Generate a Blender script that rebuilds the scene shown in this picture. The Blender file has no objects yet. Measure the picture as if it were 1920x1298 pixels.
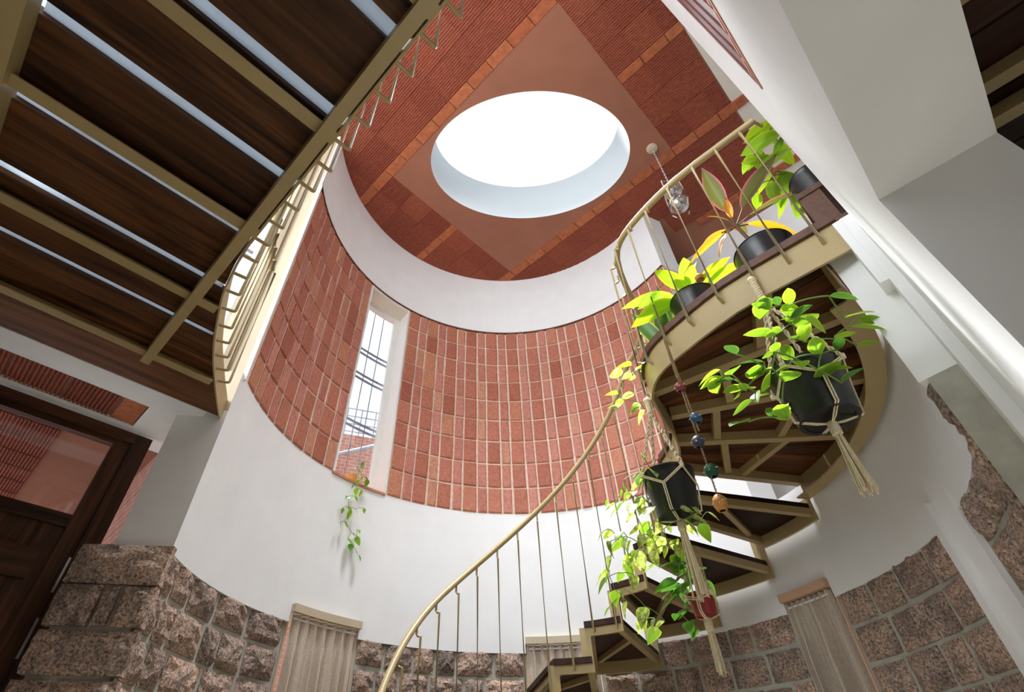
import bpy, math, random
from mathutils import Matrix, Vector

# ------------------------------------------------------------------ camera
H = 1.2                      # height of the lens above the floor
sc = bpy.context.scene
COL = sc.collection
R = math.radians
PITCH, ROLL, FPX = R(43.155), R(-0.308), 965.65
cam_d = bpy.data.cameras.new('camera')
cam = bpy.data.objects.new('camera', cam_d)
COL.objects.link(cam)
cam_d.sensor_fit = 'HORIZONTAL'
cam_d.sensor_width = 36.0
cam_d.lens = FPX * 36.0 / 1920.0
cam_d.shift_x = 57.457 / 1920.0
cam_d.shift_y = -8.508 / 1920.0
cam_d.clip_start = 0.02
_c, _s = math.cos(PITCH), math.sin(PITCH)
_f = Vector((0, _c, _s)); _r = Vector((1, 0, 0)); _u = Vector((0, -_s, _c))
_r2 = _r * math.cos(ROLL) + _u * math.sin(ROLL)
_u2 = _u * math.cos(ROLL) - _r * math.sin(ROLL)
cam.matrix_world = Matrix(((_r2.x, _u2.x, -_f.x, 0), (_r2.y, _u2.y, -_f.y, 0), (_r2.z, _u2.z, -_f.z, H), (0, 0, 0, 1)))
sc.camera = cam

# ------------------------------------------------------------------ world, sun, daylight, added fill, exposure
world = bpy.data.worlds.new('sky'); sc.world = world
world.use_nodes = True
bg = world.node_tree.nodes['Background']
bg.inputs[0].default_value = (0.93, 0.96, 1.0, 1)
bg.inputs[1].default_value = 1.0

sun_d = bpy.data.lights.new('sun', 'SUN'); sun_d.energy = 9.0; sun_d.angle = R(3.0); sun_d.color = (1.0, 0.98, 0.95)
sun = bpy.data.objects.new('sun', sun_d); COL.objects.link(sun)
SUN_DIR = Vector((0.035, -0.295, -1.0)).normalized()
sun.rotation_euler = SUN_DIR.to_track_quat('-Z', 'Y').to_euler()

sky_d = bpy.data.lights.new('skylight_daylight', 'AREA'); sky_d.shape = 'ELLIPSE'; sky_d.size = 1.45; sky_d.size_y = 0.85
sky_d.energy = 48.0; sky_d.color = (0.94, 0.97, 1.0); sky_d.spread = R(60)
sky_l = bpy.data.objects.new('skylight_daylight', sky_d); COL.objects.link(sky_l)
sky_l.location = (0.5085, 2.6046, 6.862); sky_l.rotation_euler = (0, 0, R(-2.87))

fill_d = bpy.data.lights.new('added_upstairs_fill', 'AREA'); fill_d.shape = 'RECTANGLE'; fill_d.size = 3.8; fill_d.size_y = 2.3
fill_d.energy = 190.0; fill_d.color = (0.93, 0.97, 1.0)  # added fill lamp in an unseen wall opening, brightens upper walls and ceiling
fill_l = bpy.data.objects.new('added_upstairs_fill', fill_d); COL.objects.link(fill_l)
_q = math.sqrt(0.5)
fill_l.location = (-2.98 * _q - 0.45 * _q, -2.98 * _q + 0.45 * _q, 4.17)
fill_l.rotation_euler = Vector((_q, _q, 0.0)).to_track_quat('-Z', 'Y').to_euler()

sc.view_settings.view_transform = 'Standard'
sc.view_settings.look = 'None'
sc.view_settings.gamma = 1.0
sc.view_settings.use_curve_mapping = False
sc.view_settings.exposure = 0.42
sc.cycles.use_denoising = True
sc.cycles.max_bounces = 10
sc.cycles.diffuse_bounces = 7
sc.cycles.transparent_max_bounces = 16
sc.cycles.caustics_reflective = False
sc.cycles.caustics_refractive = False
sc.cycles.sample_clamp_indirect = 8.0

def portal(name, M, sx, sy):
    d = bpy.data.lights.new(name, 'AREA'); d.shape = 'RECTANGLE'; d.size = sx; d.size_y = sy
    d.cycles.is_portal = True
    o = bpy.data.objects.new(name, d); COL.objects.link(o); o.matrix_world = M
    return o

# ------------------------------------------------------------------ frame of the building
S2 = math.sqrt(0.5)
CX, CY, RD = 0.2847, 2.5358, 1.688        # round stairwell: centre and inner radius
ZS, ZB, ZT, ZC = 0.902 + H, 1.930 + H, 4.075 + H, 5.0 + H   # stone top, brick bottom, brick top, ceiling
TW = 0.25
def UV(u, v, z=0.0):
    return ((u - v) * S2, (u + v) * S2, z)
def PC(r, deg, z=0.0):
    a = R(deg); return (CX + r * math.cos(a), CY + r * math.sin(a), z)
rnd = random.Random(7)

# ------------------------------------------------------------------ materials
MATS = {}
def nt(name):
    m = bpy.data.materials.new(name); m.use_nodes = True
    t = m.node_tree; b = t.nodes['Principled BSDF']
    MATS[name] = m
    return m, t, b
def N(t, typ, **kw):
    n = t.nodes.new(typ)
    for k, v in kw.items():
        if k.startswith('i_'):
            n.inputs[int(k[2:])].default_value = v
        else:
            setattr(n, k, v)
    return n
def ramp(t, stops, interp='LINEAR'):
    n = t.nodes.new('ShaderNodeValToRGB'); cr = n.color_ramp; cr.interpolation = interp
    while len(cr.elements) < len(stops): cr.elements.new(0.5)
    for e, (p, c) in zip(cr.elements, stops):
        e.position = p; e.color = (c[0], c[1], c[2], 1)
    return n
def coords(t, kind='pos', scale=(1, 1, 1), rot=(0, 0, 0), rand=False):
    mp = t.nodes.new('ShaderNodeMapping'); mp.inputs['Scale'].default_value = scale; mp.inputs['Rotation'].default_value = rot
    if kind == 'pos':
        g = t.nodes.new('ShaderNodeNewGeometry'); t.links.new(g.outputs['Position'], mp.inputs[0])
    else:
        g = t.nodes.new('ShaderNodeTexCoord'); t.links.new(g.outputs['Object'], mp.inputs[0])
    if rand:
        oi = t.nodes.new('ShaderNodeObjectInfo'); cb = t.nodes.new('ShaderNodeCombineXYZ')
        ml = t.nodes.new('ShaderNodeMath'); ml.operation = 'MULTIPLY'; ml.inputs[1].default_value = 37.0
        t.links.new(oi.outputs['Random'], ml.inputs[0])
        for i in range(3): t.links.new(ml.outputs[0], cb.inputs[i])
        t.links.new(cb.outputs[0], mp.inputs['Location'])
    return mp
def bump(t, b, src, strength=0.3, dist=0.01):
    n = t.nodes.new('ShaderNodeBump'); n.inputs['Strength'].default_value = strength; n.inputs['Distance'].default_value = dist
    t.links.new(src, n.inputs['Height']); t.links.new(n.outputs[0], b.inputs['Normal'])
def simple(name, col, rough=0.6, metal=0.0, noise=0.0, nscale=8.0, bmp=0.0, spec=None):
    m, t, b = nt(name)
    b.inputs['Roughness'].default_value = rough; b.inputs['Metallic'].default_value = metal
    if spec is not None: b.inputs['Specular IOR Level'].default_value = spec
    b.inputs['Base Color'].default_value = (*col, 1)
    mp = coords(t, 'pos'); nz = N(t, 'ShaderNodeTexNoise'); nz.inputs['Scale'].default_value = nscale; nz.inputs['Detail'].default_value = 5
    t.links.new(mp.outputs[0], nz.inputs[0])
    k = max(noise, 0.01)
    rp = ramp(t, [(0.3, [c * (1 - k) for c in col]), (0.7, [min(1, c * (1 + k)) for c in col])])
    t.links.new(nz.outputs[0], rp.inputs[0]); t.links.new(rp.outputs[0], b.inputs['Base Color'])
    if bmp: bump(t, b, nz.outputs[0], bmp, 0.004)
    return m
def tinted(name, cols, rough=0.75, nscale=25.0, bmp=0.3, spots=None, spotscale=60.0):
    """object-random tint between cols, mottled by noise"""
    m, t, b = nt(name); b.inputs['Roughness'].default_value = rough
    b.inputs['Specular IOR Level'].default_value = 0.3
    oi = t.nodes.new('ShaderNodeObjectInfo')
    n = len(cols)
    rp = ramp(t, [(i / max(1, n - 1), c) for i, c in enumerate(cols)])
    t.links.new(oi.outputs['Random'], rp.inputs[0])
    mp = coords(t, 'pos'); nz = N(t, 'ShaderNodeTexNoise'); nz.inputs['Scale'].default_value = nscale; nz.inputs['Detail'].default_value = 8; nz.inputs['Roughness'].default_value = 0.65
    t.links.new(mp.outputs[0], nz.inputs[0])
    r2 = ramp(t, [(0.25, (0.62, 0.62, 0.62)), (0.75, (1.25, 1.25, 1.25))])
    t.links.new(nz.outputs[0], r2.inputs[0])
    mx = N(t, 'ShaderNodeMixRGB', blend_type='MULTIPLY'); mx.inputs[0].default_value = 1
    t.links.new(rp.outputs[0], mx.inputs[1]); t.links.new(r2.outputs[0], mx.inputs[2])
    t.links.new(mx.outputs[0], b.inputs['Base Color'])
    if bmp: bump(t, b, nz.outputs[0], bmp, 0.004)
    return m
def woodmat(name, dark, light, axis=0, rough=0.45, sc_=1.0):
    m, t, b = nt(name); b.inputs['Roughness'].default_value = rough; b.inputs['Specular IOR Level'].default_value = 0.22
    s = [34 * sc_, 34 * sc_, 34 * sc_]; s[axis] = 1.8 * sc_
    mp = coords(t, 'obj', tuple(s), rand=True)
    nz = N(t, 'ShaderNodeTexNoise'); nz.inputs['Scale'].default_value = 1.0; nz.inputs['Detail'].default_value = 7; nz.inputs['Distortion'].default_value = 0.9
    t.links.new(mp.outputs[0], nz.inputs[0])
    s2 = [7 * sc_, 7 * sc_, 7 * sc_]; s2[axis] = 0.8 * sc_
    mp2 = coords(t, 'obj', tuple(s2), rand=True)
    nz2 = N(t, 'ShaderNodeTexNoise'); nz2.inputs['Scale'].default_value = 1.0; nz2.inputs['Detail'].default_value = 4; nz2.inputs['Distortion'].default_value = 1.5
    t.links.new(mp2.outputs[0], nz2.inputs[0])
    add = N(t, 'ShaderNodeMath', operation='ADD'); t.links.new(nz.outputs[0], add.inputs[0]); t.links.new(nz2.outputs[0], add.inputs[1])
    hl = N(t, 'ShaderNodeMath', operation='MULTIPLY'); hl.inputs[1].default_value = 0.5; t.links.new(add.outputs[0], hl.inputs[0])
    mid = [(a + c) / 2 for a, c in zip(dark, light)]
    rp = ramp(t, [(0.36, dark), (0.52, mid), (0.66, light)])
    t.links.new(hl.outputs[0], rp.inputs[0])
    oi = t.nodes.new('ShaderNodeObjectInfo')
    r3 = ramp(t, [(0, (0.7, 0.7, 0.7)), (1, (1.3, 1.25, 1.2))]); t.links.new(oi.outputs['Random'], r3.inputs[0])
    mx = N(t, 'ShaderNodeMixRGB', blend_type='MULTIPLY'); mx.inputs[0].default_value = 1
    t.links.new(rp.outputs[0], mx.inputs[1]); t.links.new(r3.outputs[0], mx.inputs[2])
    t.links.new(mx.outputs[0], b.inputs['Base Color'])
    bump(t, b, nz.outputs[0], 0.12, 0.003)
    return m
def granite(name):
    m, t, b = nt(name); b.inputs['Roughness'].default_value = 0.85
    mp = coords(t, 'pos')
    a = N(t, 'ShaderNodeTexNoise'); a.inputs['Scale'].default_value = 95; a.inputs['Detail'].default_value = 6; a.inputs['Roughness'].default_value = 0.7
    t.links.new(mp.outputs[0], a.inputs[0])
    rp = ramp(t, [(0.33, (0.04, 0.036, 0.034)), (0.43, (0.235, 0.19, 0.165)), (0.54, (0.49, 0.40, 0.345)), (0.66, (0.70, 0.61, 0.55))])
    t.links.new(a.outputs[0], rp.inputs[0])
    c = N(t, 'ShaderNodeTexNoise'); c.inputs['Scale'].default_value = 11; c.inputs['Detail'].default_value = 4
    t.links.new(mp.outputs[0], c.inputs[0])
    rp2 = ramp(t, [(0.35, (0.62, 0.60, 0.58)), (0.5, (0.95, 0.9, 0.86)), (0.68, (1.12, 1.0, 0.88))])
    t.links.new(c.outputs[0], rp2.inputs[0])
    oi = t.nodes.new('ShaderNodeObjectInfo')
    r3 = ramp(t, [(0, (0.72, 0.70, 0.70)), (1, (1.15, 1.06, 1.0))]); t.links.new(oi.outputs['Random'], r3.inputs[0])
    mx = N(t, 'ShaderNodeMixRGB', blend_type='MULTIPLY'); mx.inputs[0].default_value = 1
    t.links.new(rp.outputs[0], mx.inputs[1]); t.links.new(rp2.outputs[0], mx.inputs[2])
    mx2 = N(t, 'ShaderNodeMixRGB', blend_type='MULTIPLY'); mx2.inputs[0].default_value = 1
    t.links.new(mx.outputs[0], mx2.inputs[1]); t.links.new(r3.outputs[0], mx2.inputs[2])
    t.links.new(mx2.outputs[0], b.inputs['Base Color'])
    d = N(t, 'ShaderNodeTexNoise'); d.inputs['Scale'].default_value = 38; d.inputs['Detail'].default_value = 6
    t.links.new(mp.outputs[0], d.inputs[0])
    bump(t, b, d.outputs[0], 0.9, 0.012)
    return m
def clearglass(name, gloss=0.08, tint=(0.96, 0.98, 1.0)):
    m = bpy.data.materials.new(name); m.use_nodes = True; t = m.node_tree; t.nodes.clear(); MATS[name] = m
    o = t.nodes.new('ShaderNodeOutputMaterial'); tr = t.nodes.new('ShaderNodeBsdfTransparent'); tr.inputs[0].default_value = (*tint, 1)
    gl = t.nodes.new('ShaderNodeBsdfGlossy'); gl.inputs['Roughness'].default_value = 0.03
    mx = t.nodes.new('ShaderNodeMixShader'); mx.inputs[0].default_value = gloss
    t.links.new(tr.outputs[0], mx.inputs[1]); t.links.new(gl.outputs[0], mx.inputs[2]); t.links.new(mx.outputs[0], o.inputs[0])
    return m
def leafmat(name, base, edge=None, trans=0.5, pale=None, stripe=False):
    """leaf: diffuse + translucent; colour across the blade from UV (x = across, y = along)"""
    m = bpy.data.materials.new(name); m.use_nodes = True; t = m.node_tree; t.nodes.clear(); MATS[name] = m
    o = t.nodes.new('ShaderNodeOutputMaterial')
    tc = t.nodes.new('ShaderNodeTexCoord'); sp = t.nodes.new('ShaderNodeSeparateXYZ'); t.links.new(tc.outputs['UV'], sp.inputs[0])
    oi = t.nodes.new('ShaderNodeObjectInfo')
    edge = edge or [c * 0.75 for c in base]
    rp = ramp(t, [(0.0, [c * 1.25 for c in base]), (0.12, base), (0.75, base), (0.93, edge)])
    t.links.new(sp.outputs[0], rp.inputs[0]); col = rp.outputs[0]
    if pale:
        nz = N(t, 'ShaderNodeTexNoise'); nz.inputs['Scale'].default_value = 55; nz.inputs['Detail'].default_value = 2
        mp = coords(t, 'pos'); t.links.new(mp.outputs[0], nz.inputs[0])
        r4 = ramp(t, [(0.45, (0, 0, 0)), (0.55, (1, 1, 1))]); t.links.new(nz.outputs[0], r4.inputs[0])
        mx = N(t, 'ShaderNodeMixRGB'); t.links.new(r4.outputs[0], mx.inputs[0]); t.links.new(col, mx.inputs[1]); mx.inputs[2].default_value = (*pale, 1); col = mx.outputs[0]
    r5 = ramp(t, [(0, (0.7, 0.75, 0.7)), (1, (1.3, 1.2, 1.15))]); t.links.new(oi.outputs['Random'], r5.inputs[0])
    m2 = N(t, 'ShaderNodeMixRGB', blend_type='MULTIPLY'); m2.inputs[0].default_value = 1
    t.links.new(col, m2.inputs[1]); t.links.new(r5.outputs[0], m2.inputs[2])
    b = t.nodes.new('ShaderNodeBsdfPrincipled'); b.inputs['Roughness'].default_value = 0.38; t.links.new(m2.outputs[0], b.inputs['Base Color'])
    tl = t.nodes.new('ShaderNodeBsdfTranslucent')
    br = N(t, 'ShaderNodeMixRGB', blend_type='MULTIPLY'); br.inputs[0].default_value = 1; br.inputs[2].default_value = (1.2, 1.38, 0.55, 1)
    t.links.new(m2.outputs[0], br.inputs[1]); t.links.new(br.outputs[0], tl.inputs[0])
    ms = t.nodes.new('ShaderNodeMixShader'); ms.inputs[0].default_value = trans
    t.links.new(b.outputs[0], ms.inputs[1]); t.links.new(tl.outputs[0], ms.inputs[2]); t.links.new(ms.outputs[0], o.inputs[0])
    return m

simple('plaster', (0.85, 0.858, 0.86), 0.9, noise=0.025, nscale=5, bmp=0.08)
simple('plaster_cream', (0.72, 0.67, 0.58), 0.9, noise=0.03, nscale=5, bmp=0.08)
simple('ceiling_white', (0.84, 0.85, 0.86), 0.9, noise=0.01)
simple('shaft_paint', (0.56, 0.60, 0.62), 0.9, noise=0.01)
simple('mortar', (0.72, 0.56, 0.44), 0.95, noise=0.15, nscale=30, bmp=0.3)
simple('stone_mortar', (0.40, 0.39, 0.33), 0.95, noise=0.12, nscale=20, bmp=0.3)
tinted('brick', [(0.43, 0.14, 0.088), (0.50, 0.18, 0.115), (0.38, 0.115, 0.07), (0.53, 0.20, 0.125), (0.45, 0.155, 0.105), (0.56, 0.235, 0.135)], 0.62, nscale=45)
tinted('brick_narrow', [(0.52, 0.20, 0.145), (0.57, 0.235, 0.175), (0.48, 0.175, 0.125), (0.58, 0.27, 0.17)], 0.5, nscale=35)
tinted('clay_block', [(0.30, 0.076, 0.042), (0.35, 0.095, 0.05), (0.265, 0.063, 0.036), (0.32, 0.088, 0.049)], 0.8, nscale=30)
tinted('clay_tile', [(0.42, 0.125, 0.05), (0.46, 0.15, 0.062), (0.39, 0.11, 0.048)], 0.75, nscale=20)
simple('clay_plaster', (0.32, 0.128, 0.075), 0.85, noise=0.06, nscale=4)
granite('granite')
woodmat('dark_wood', (0.016, 0.007, 0.0035), (0.20, 0.082, 0.03), 0, rough=0.5)
woodmat('tread_wood', (0.016, 0.006, 0.003), (0.22, 0.08, 0.026), 0, rough=0.5, sc_=0.8)
woodmat('step_wood', (0.010, 0.004, 0.003), (0.06, 0.022, 0.012), 0, rough=0.5, sc_=0.8)
woodmat('door_wood', (0.010, 0.005, 0.003), (0.11, 0.045, 0.02), 0, sc_=1.1)
simple('wood_edge', (0.10, 0.04, 0.022), 0.55, noise=0.3, nscale=40)
simple('beige_paint', (0.43, 0.325, 0.15), 0.42, noise=0.03, nscale=12)
simple('beige_frame', (0.56, 0.47, 0.33), 0.5, noise=0.03)
simple('peach_frame', (0.62, 0.40, 0.26), 0.5, noise=0.04)
simple('white_paint', (0.80, 0.80, 0.77), 0.5, noise=0.02)
simple('dark_gap', (0.02, 0.018, 0.016), 0.7)
simple('black_pot', (0.006, 0.006, 0.0065), 0.33, noise=0.2, nscale=30)
simple('soil', (0.05, 0.032, 0.02), 0.95, noise=0.4, nscale=80, bmp=0.6)
simple('cotton', (0.72, 0.62, 0.42), 0.95, noise=0.12, nscale=120, bmp=0.3)
simple('jute', (0.42, 0.30, 0.17), 0.95, noise=0.25, nscale=200, bmp=0.4)
simple('steel', (0.55, 0.56, 0.58), 0.35, 0.9)
simple('grille_paint', (0.30, 0.36, 0.44), 0.5)
simple('maroon_paint', (0.16, 0.045, 0.04), 0.45)
simple('copper_frame', (0.52, 0.22, 0.13), 0.5, noise=0.12, nscale=25)
simple('floor_stone', (0.74, 0.69, 0.60), 0.5, noise=0.08, nscale=6)
simple('red_pot', (0.30, 0.03, 0.028), 0.4)
simple('yellow_pot', (0.62, 0.33, 0.08), 0.5)
simple('stem_green', (0.16, 0.26, 0.05), 0.6, noise=0.2)
simple('stem_brown', (0.15, 0.08, 0.04), 0.8, noise=0.3, nscale=60)
simple('white_metal', (0.75, 0.75, 0.74), 0.35)
simple('bulb_glass', (0.85, 0.85, 0.85), 0.08)
for nm, c in (('bead_red', (0.22, 0.03, 0.03)), ('bead_blue', (0.03, 0.09, 0.20)), ('bead_slate', (0.045, 0.05, 0.075)), ('bead_green', (0.01, 0.075, 0.035)), ('bead_orange', (0.55, 0.24, 0.05))):
    simple(nm, c, 0.35, noise=0.35, nscale=70)
simple('dot_white', (0.85, 0.82, 0.74), 0.6)
clearglass('glass', 0.07)
def frosted():
    m = bpy.data.materials.new('frosted'); m.use_nodes = True; t = m.node_tree; t.nodes.clear(); MATS['frosted'] = m
    o = t.nodes.new('ShaderNodeOutputMaterial'); a = t.nodes.new('ShaderNodeBsdfTranslucent'); a.inputs[0].default_value = (0.50, 0.55, 0.60, 1)
    b = t.nodes.new('ShaderNodeBsdfDiffuse'); b.inputs[0].default_value = (0.7, 0.74, 0.78, 1)
    mx = t.nodes.new('ShaderNodeMixShader'); mx.inputs[0].default_value = 0.2
    t.links.new(a.outputs[0], mx.inputs[1]); t.links.new(b.outputs[0], mx.inputs[2]); t.links.new(mx.outputs[0], o.inputs[0])
frosted()
clearglass('globe_glass', 0.35, (0.85, 0.87, 0.88))
leafmat('leaf_hoya', (0.22, 0.37, 0.045), (0.46, 0.56, 0.08), 0.5)
leafmat('leaf_hoya_dark', (0.07, 0.17, 0.045), (0.16, 0.28, 0.05), 0.35)
leafmat('leaf_pothos', (0.30, 0.40, 0.06), (0.55, 0.60, 0.16), 0.5, pale=(0.72, 0.74, 0.45))
leafmat('leaf_green', (0.10, 0.25, 0.05), (0.16, 0.34, 0.06), 0.45)
leafmat('leaf_cordy_green', (0.13, 0.13, 0.035), (0.60, 0.10, 0.26), 0.4)
leafmat('leaf_cordy_orange', (0.60, 0.27, 0.02), (0.70, 0.22, 0.12), 0.5)
leafmat('leaf_yellow', (0.30, 0.43, 0.03), (0.50, 0.54, 0.04), 0.5)
leafmat('leaf_broad', (0.22, 0.36, 0.05), (0.30, 0.45, 0.06), 0.55)
leafmat('leaf_snake', (0.06, 0.13, 0.05), (0.45, 0.50, 0.10), 0.3)

def curtain_mat():
    m = bpy.data.materials.new('curtain_cloth'); m.use_nodes = True; t = m.node_tree; b = t.nodes['Principled BSDF']; MATS['curtain_cloth'] = m
    mp = coords(t, 'pos', (1, 1, 1)); wv = N(t, 'ShaderNodeTexNoise'); wv.inputs['Scale'].default_value = 60; wv.inputs['Distortion'].default_value = 2.5
    t.links.new(mp.outputs[0], wv.inputs[0])
    rp = ramp(t, [(0.35, (0.50, 0.42, 0.33)), (0.65, (0.66, 0.58, 0.48))]); t.links.new(wv.outputs[0], rp.inputs[0]); t.links.new(rp.outputs[0], b.inputs['Base Color'])
    b.inputs['Roughness'].default_value = 0.55; b.inputs['Sheen Weight'].default_value = 0.3
    bump(t, b, wv.outputs[0], 0.25, 0.004)
    tl = t.nodes.new('ShaderNodeBsdfTranslucent'); tl.inputs[0].default_value = (0.5, 0.42, 0.32, 1)
    ms = t.nodes.new('ShaderNodeMixShader'); ms.inputs[0].default_value = 0.12
    o = t.nodes['Material Output']; t.links.new(b.outputs[0], ms.inputs[1]); t.links.new(tl.outputs[0], ms.inputs[2]); t.links.new(ms.outputs[0], o.inputs[0])
curtain_mat()
def far_brick():
    m, t, b = nt('far_brick'); b.inputs['Roughness'].default_value = 0.85
    mp = coords(t, 'pos', (1, 1, 1), (R(90), 0, R(0))); bt = t.nodes.new('ShaderNodeTexBrick'); bt.inputs['Scale'].default_value = 4.5
    bt.inputs['Color1'].default_value = (0.42, 0.17, 0.12, 1); bt.inputs['Color2'].default_value = (0.5, 0.23, 0.17, 1); bt.inputs['Mortar'].default_value = (0.55, 0.42, 0.36, 1)
    t.links.new(mp.outputs[0], bt.inputs[0]); t.links.new(bt.outputs[0], b.inputs['Base Color'])
far_brick()

# ------------------------------------------------------------------ mesh helpers
class MB:
    def __init__(s): s.v = []; s.f = []; s.uv = None
    def add(s, vs, fs):
        n = len(s.v); s.v += [tuple(x) for x in vs]; s.f += [tuple(i + n for i in f) for f in fs]; return s
    def hexa(s, p):   # 8 points: bottom 4 ccw, top 4 ccw
        return s.add(p, [(3, 2, 1, 0), (4, 5, 6, 7), (0, 1, 5, 4), (1, 2, 6, 5), (2, 3, 7, 6), (3, 0, 4, 7)])
    def box(s, x0, x1, y0, y1, z0, z1):
        return s.hexa([(x0, y0, z0), (x1, y0, z0), (x1, y1, z0), (x0, y1, z0), (x0, y0, z1), (x1, y0, z1), (x1, y1, z1), (x0, y1, z1)])
    def uvbox(s, u0, u1, v0, v1, z0, z1):
        return s.hexa([UV(u0, v0, z0), UV(u1, v0, z0), UV(u1, v1, z0), UV(u0, v1, z0), UV(u0, v0, z1), UV(u1, v0, z1), UV(u1, v1, z1), UV(u0, v1, z1)])
    def prism(s, poly, z0, z1):
        a = sum(p[0] * q[1] - q[0] * p[1] for p, q in zip(poly, poly[1:] + poly[:1]))
        if a < 0: poly = poly[::-1]
        n = len(poly)
        vs = [(p[0], p[1], z0) for p in poly] + [(p[0], p[1], z1) for p in poly]
        fs = [tuple(range(n - 1, -1, -1)), tuple(range(n, 2 * n))] + [(i, (i + 1) % n, n + (i + 1) % n, n + i) for i in range(n)]
        return s.add(vs, fs)
    def arc(s, r0, r1, a0, a1, z0, z1, step=3.0):
        n = max(1, int(math.ceil(abs(a1 - a0) / step)))
        vs = []; fs = []
        for i in range(n + 1):
            a = a0 + (a1 - a0) * i / n
            vs += [PC(r0, a, z0), PC(r1, a, z0), PC(r1, a, z1), PC(r0, a, z1)]
        for i in range(n):
            b = 4 * i
            for k in range(4):
                fs.append((b + k, b + (k + 1) % 4, b + 4 + (k + 1) % 4, b + 4 + k))
        fs.append((3, 2, 1, 0)); fs.append((4 * n, 4 * n + 1, 4 * n + 2, 4 * n + 3))
        if a1 > a0: fs = [f[::-1] for f in fs]
        return s.add(vs, fs)
    def tube(s, path, r, n=8, caps=True, rs=None):
        P = [Vector(p) for p in path]; m = len(P); vs = []; fs = []
        ref = None
        for i in range(m):
            d = (P[min(i + 1, m - 1)] - P[max(i - 1, 0)])
            if d.length < 1e-9: d = Vector((0, 0, 1))
            d.normalize()
            if ref is None:
                ref = Vector((0, 0, 1)) if abs(d.z) < 0.9 else Vector((1, 0, 0))
            x = d.cross(ref)
            if x.length < 1e-4: x = d.orthogonal()
            x.normalize(); y = d.cross(x); ref = y.cross(d) if False else ref
            rr = rs[i] if rs else r
            for k in range(n):
                a = 2 * math.pi * k / n
                vs.append(P[i] + x * (rr * math.cos(a)) + y * (rr * math.sin(a)))
        for i in range(m - 1):
            for k in range(n):
                fs.append((i * n + k, i * n + (k + 1) % n, (i + 1) * n + (k + 1) % n, (i + 1) * n + k))
        if caps: fs += [tuple(range(n - 1, -1, -1)), tuple(range((m - 1) * n, m * n))]
        return s.add(vs, fs)
    def lathe(s, prof, c=(0, 0, 0), n=24, cap0=False, cap1=False):
        vs = []; fs = []; m = len(prof)
        for r, z in prof:
            for k in range(n):
                a = 2 * math.pi * k / n; vs.append((c[0] + r * math.cos(a), c[1] + r * math.sin(a), c[2] + z))
        for i in range(m - 1):
            for k in range(n): fs.append((i * n + k, i * n + (k + 1) % n, (i + 1) * n + (k + 1) % n, (i + 1) * n + k))
        if cap0: fs.append(tuple(range(n - 1, -1, -1)))
        if cap1: fs.append(tuple(range((m - 1) * n, m * n)))
        return s.add(vs, fs)
    def mesh(s, name, mat, M=None, smooth=False):
        me = bpy.data.meshes.new(name)
        vs = s.v
        if M is not None:
            Mi = M.inverted(); vs = [tuple(Mi @ Vector(p)) for p in vs]
        me.from_pydata(vs, [], s.f); me.update()
        if mat: me.materials.append(MATS[mat])
        if smooth:
            me.shade_smooth()
            try: me.set_sharp_from_angle(angle=R(40))
            except Exception: pass
        return me

WM = {}
def place(o, M, parent=None):
    WM[o] = M
    if parent is not None:
        o.parent = parent; o.matrix_basis = WM[parent].inverted() @ M
    else:
        o.matrix_basis = M
    COL.objects.link(o); return o
def props(o, label=None, cat=None, group=None, kind=None):
    if label: o['label'] = label
    if cat: o['category'] = cat
    if group: o['group'] = group
    if kind: o['kind'] = kind
    return o
def make(name, mb, mat, parent=None, M=None, smooth=False, **kw):
    """one mesh object; geometry given in world space"""
    if M is None:
        n = len(mb.v); lo = [min(p[i] for p in mb.v) for i in range(3)]; hi = [max(p[i] for p in mb.v) for i in range(3)]
        M = Matrix.Translation(((lo[0] + hi[0]) / 2, (lo[1] + hi[1]) / 2, lo[2]))
    o = bpy.data.objects.new(name, mb.mesh(name, mat, M, smooth)); place(o, M, parent)
    return props(o, **kw)
def inst(name, me, M, parent=None, **kw):
    o = bpy.data.objects.new(name, me); place(o, M, parent); return props(o, **kw)
def empty(name, loc, **kw):
    o = bpy.data.objects.new(name, None); o.empty_display_size = 0.05; place(o, Matrix.Translation(loc)); return props(o, **kw)
def rotz(a): return Matrix.Rotation(a, 4, 'Z')
def MT(x, y, z): return Matrix.Translation((x, y, z))
def clip_poly(poly, a, b, c):      # keep a*x+b*y<=c
    out = []
    for i in range(len(poly)):
        p, q = poly[i], poly[(i + 1) % len(poly)]
        dp, dq = a * p[0] + b * p[1] - c, a * q[0] + b * q[1] - c
        if dp <= 0: out.append(p)
        if (dp < 0 and dq > 0) or (dp > 0 and dq < 0):
            t = dp / (dp - dq); out.append((p[0] + t * (q[0] - p[0]), p[1] + t * (q[1] - p[1])))
    return out

# ================================================================== THE SETTING
# ---- floor
mb = MB().uvbox(-3.4, 5.2, -4.6, 5.0, -0.1, 0.0)
make('floor', mb, 'floor_stone', kind='structure', label='pale stone floor of the stairwell hall')

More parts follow.
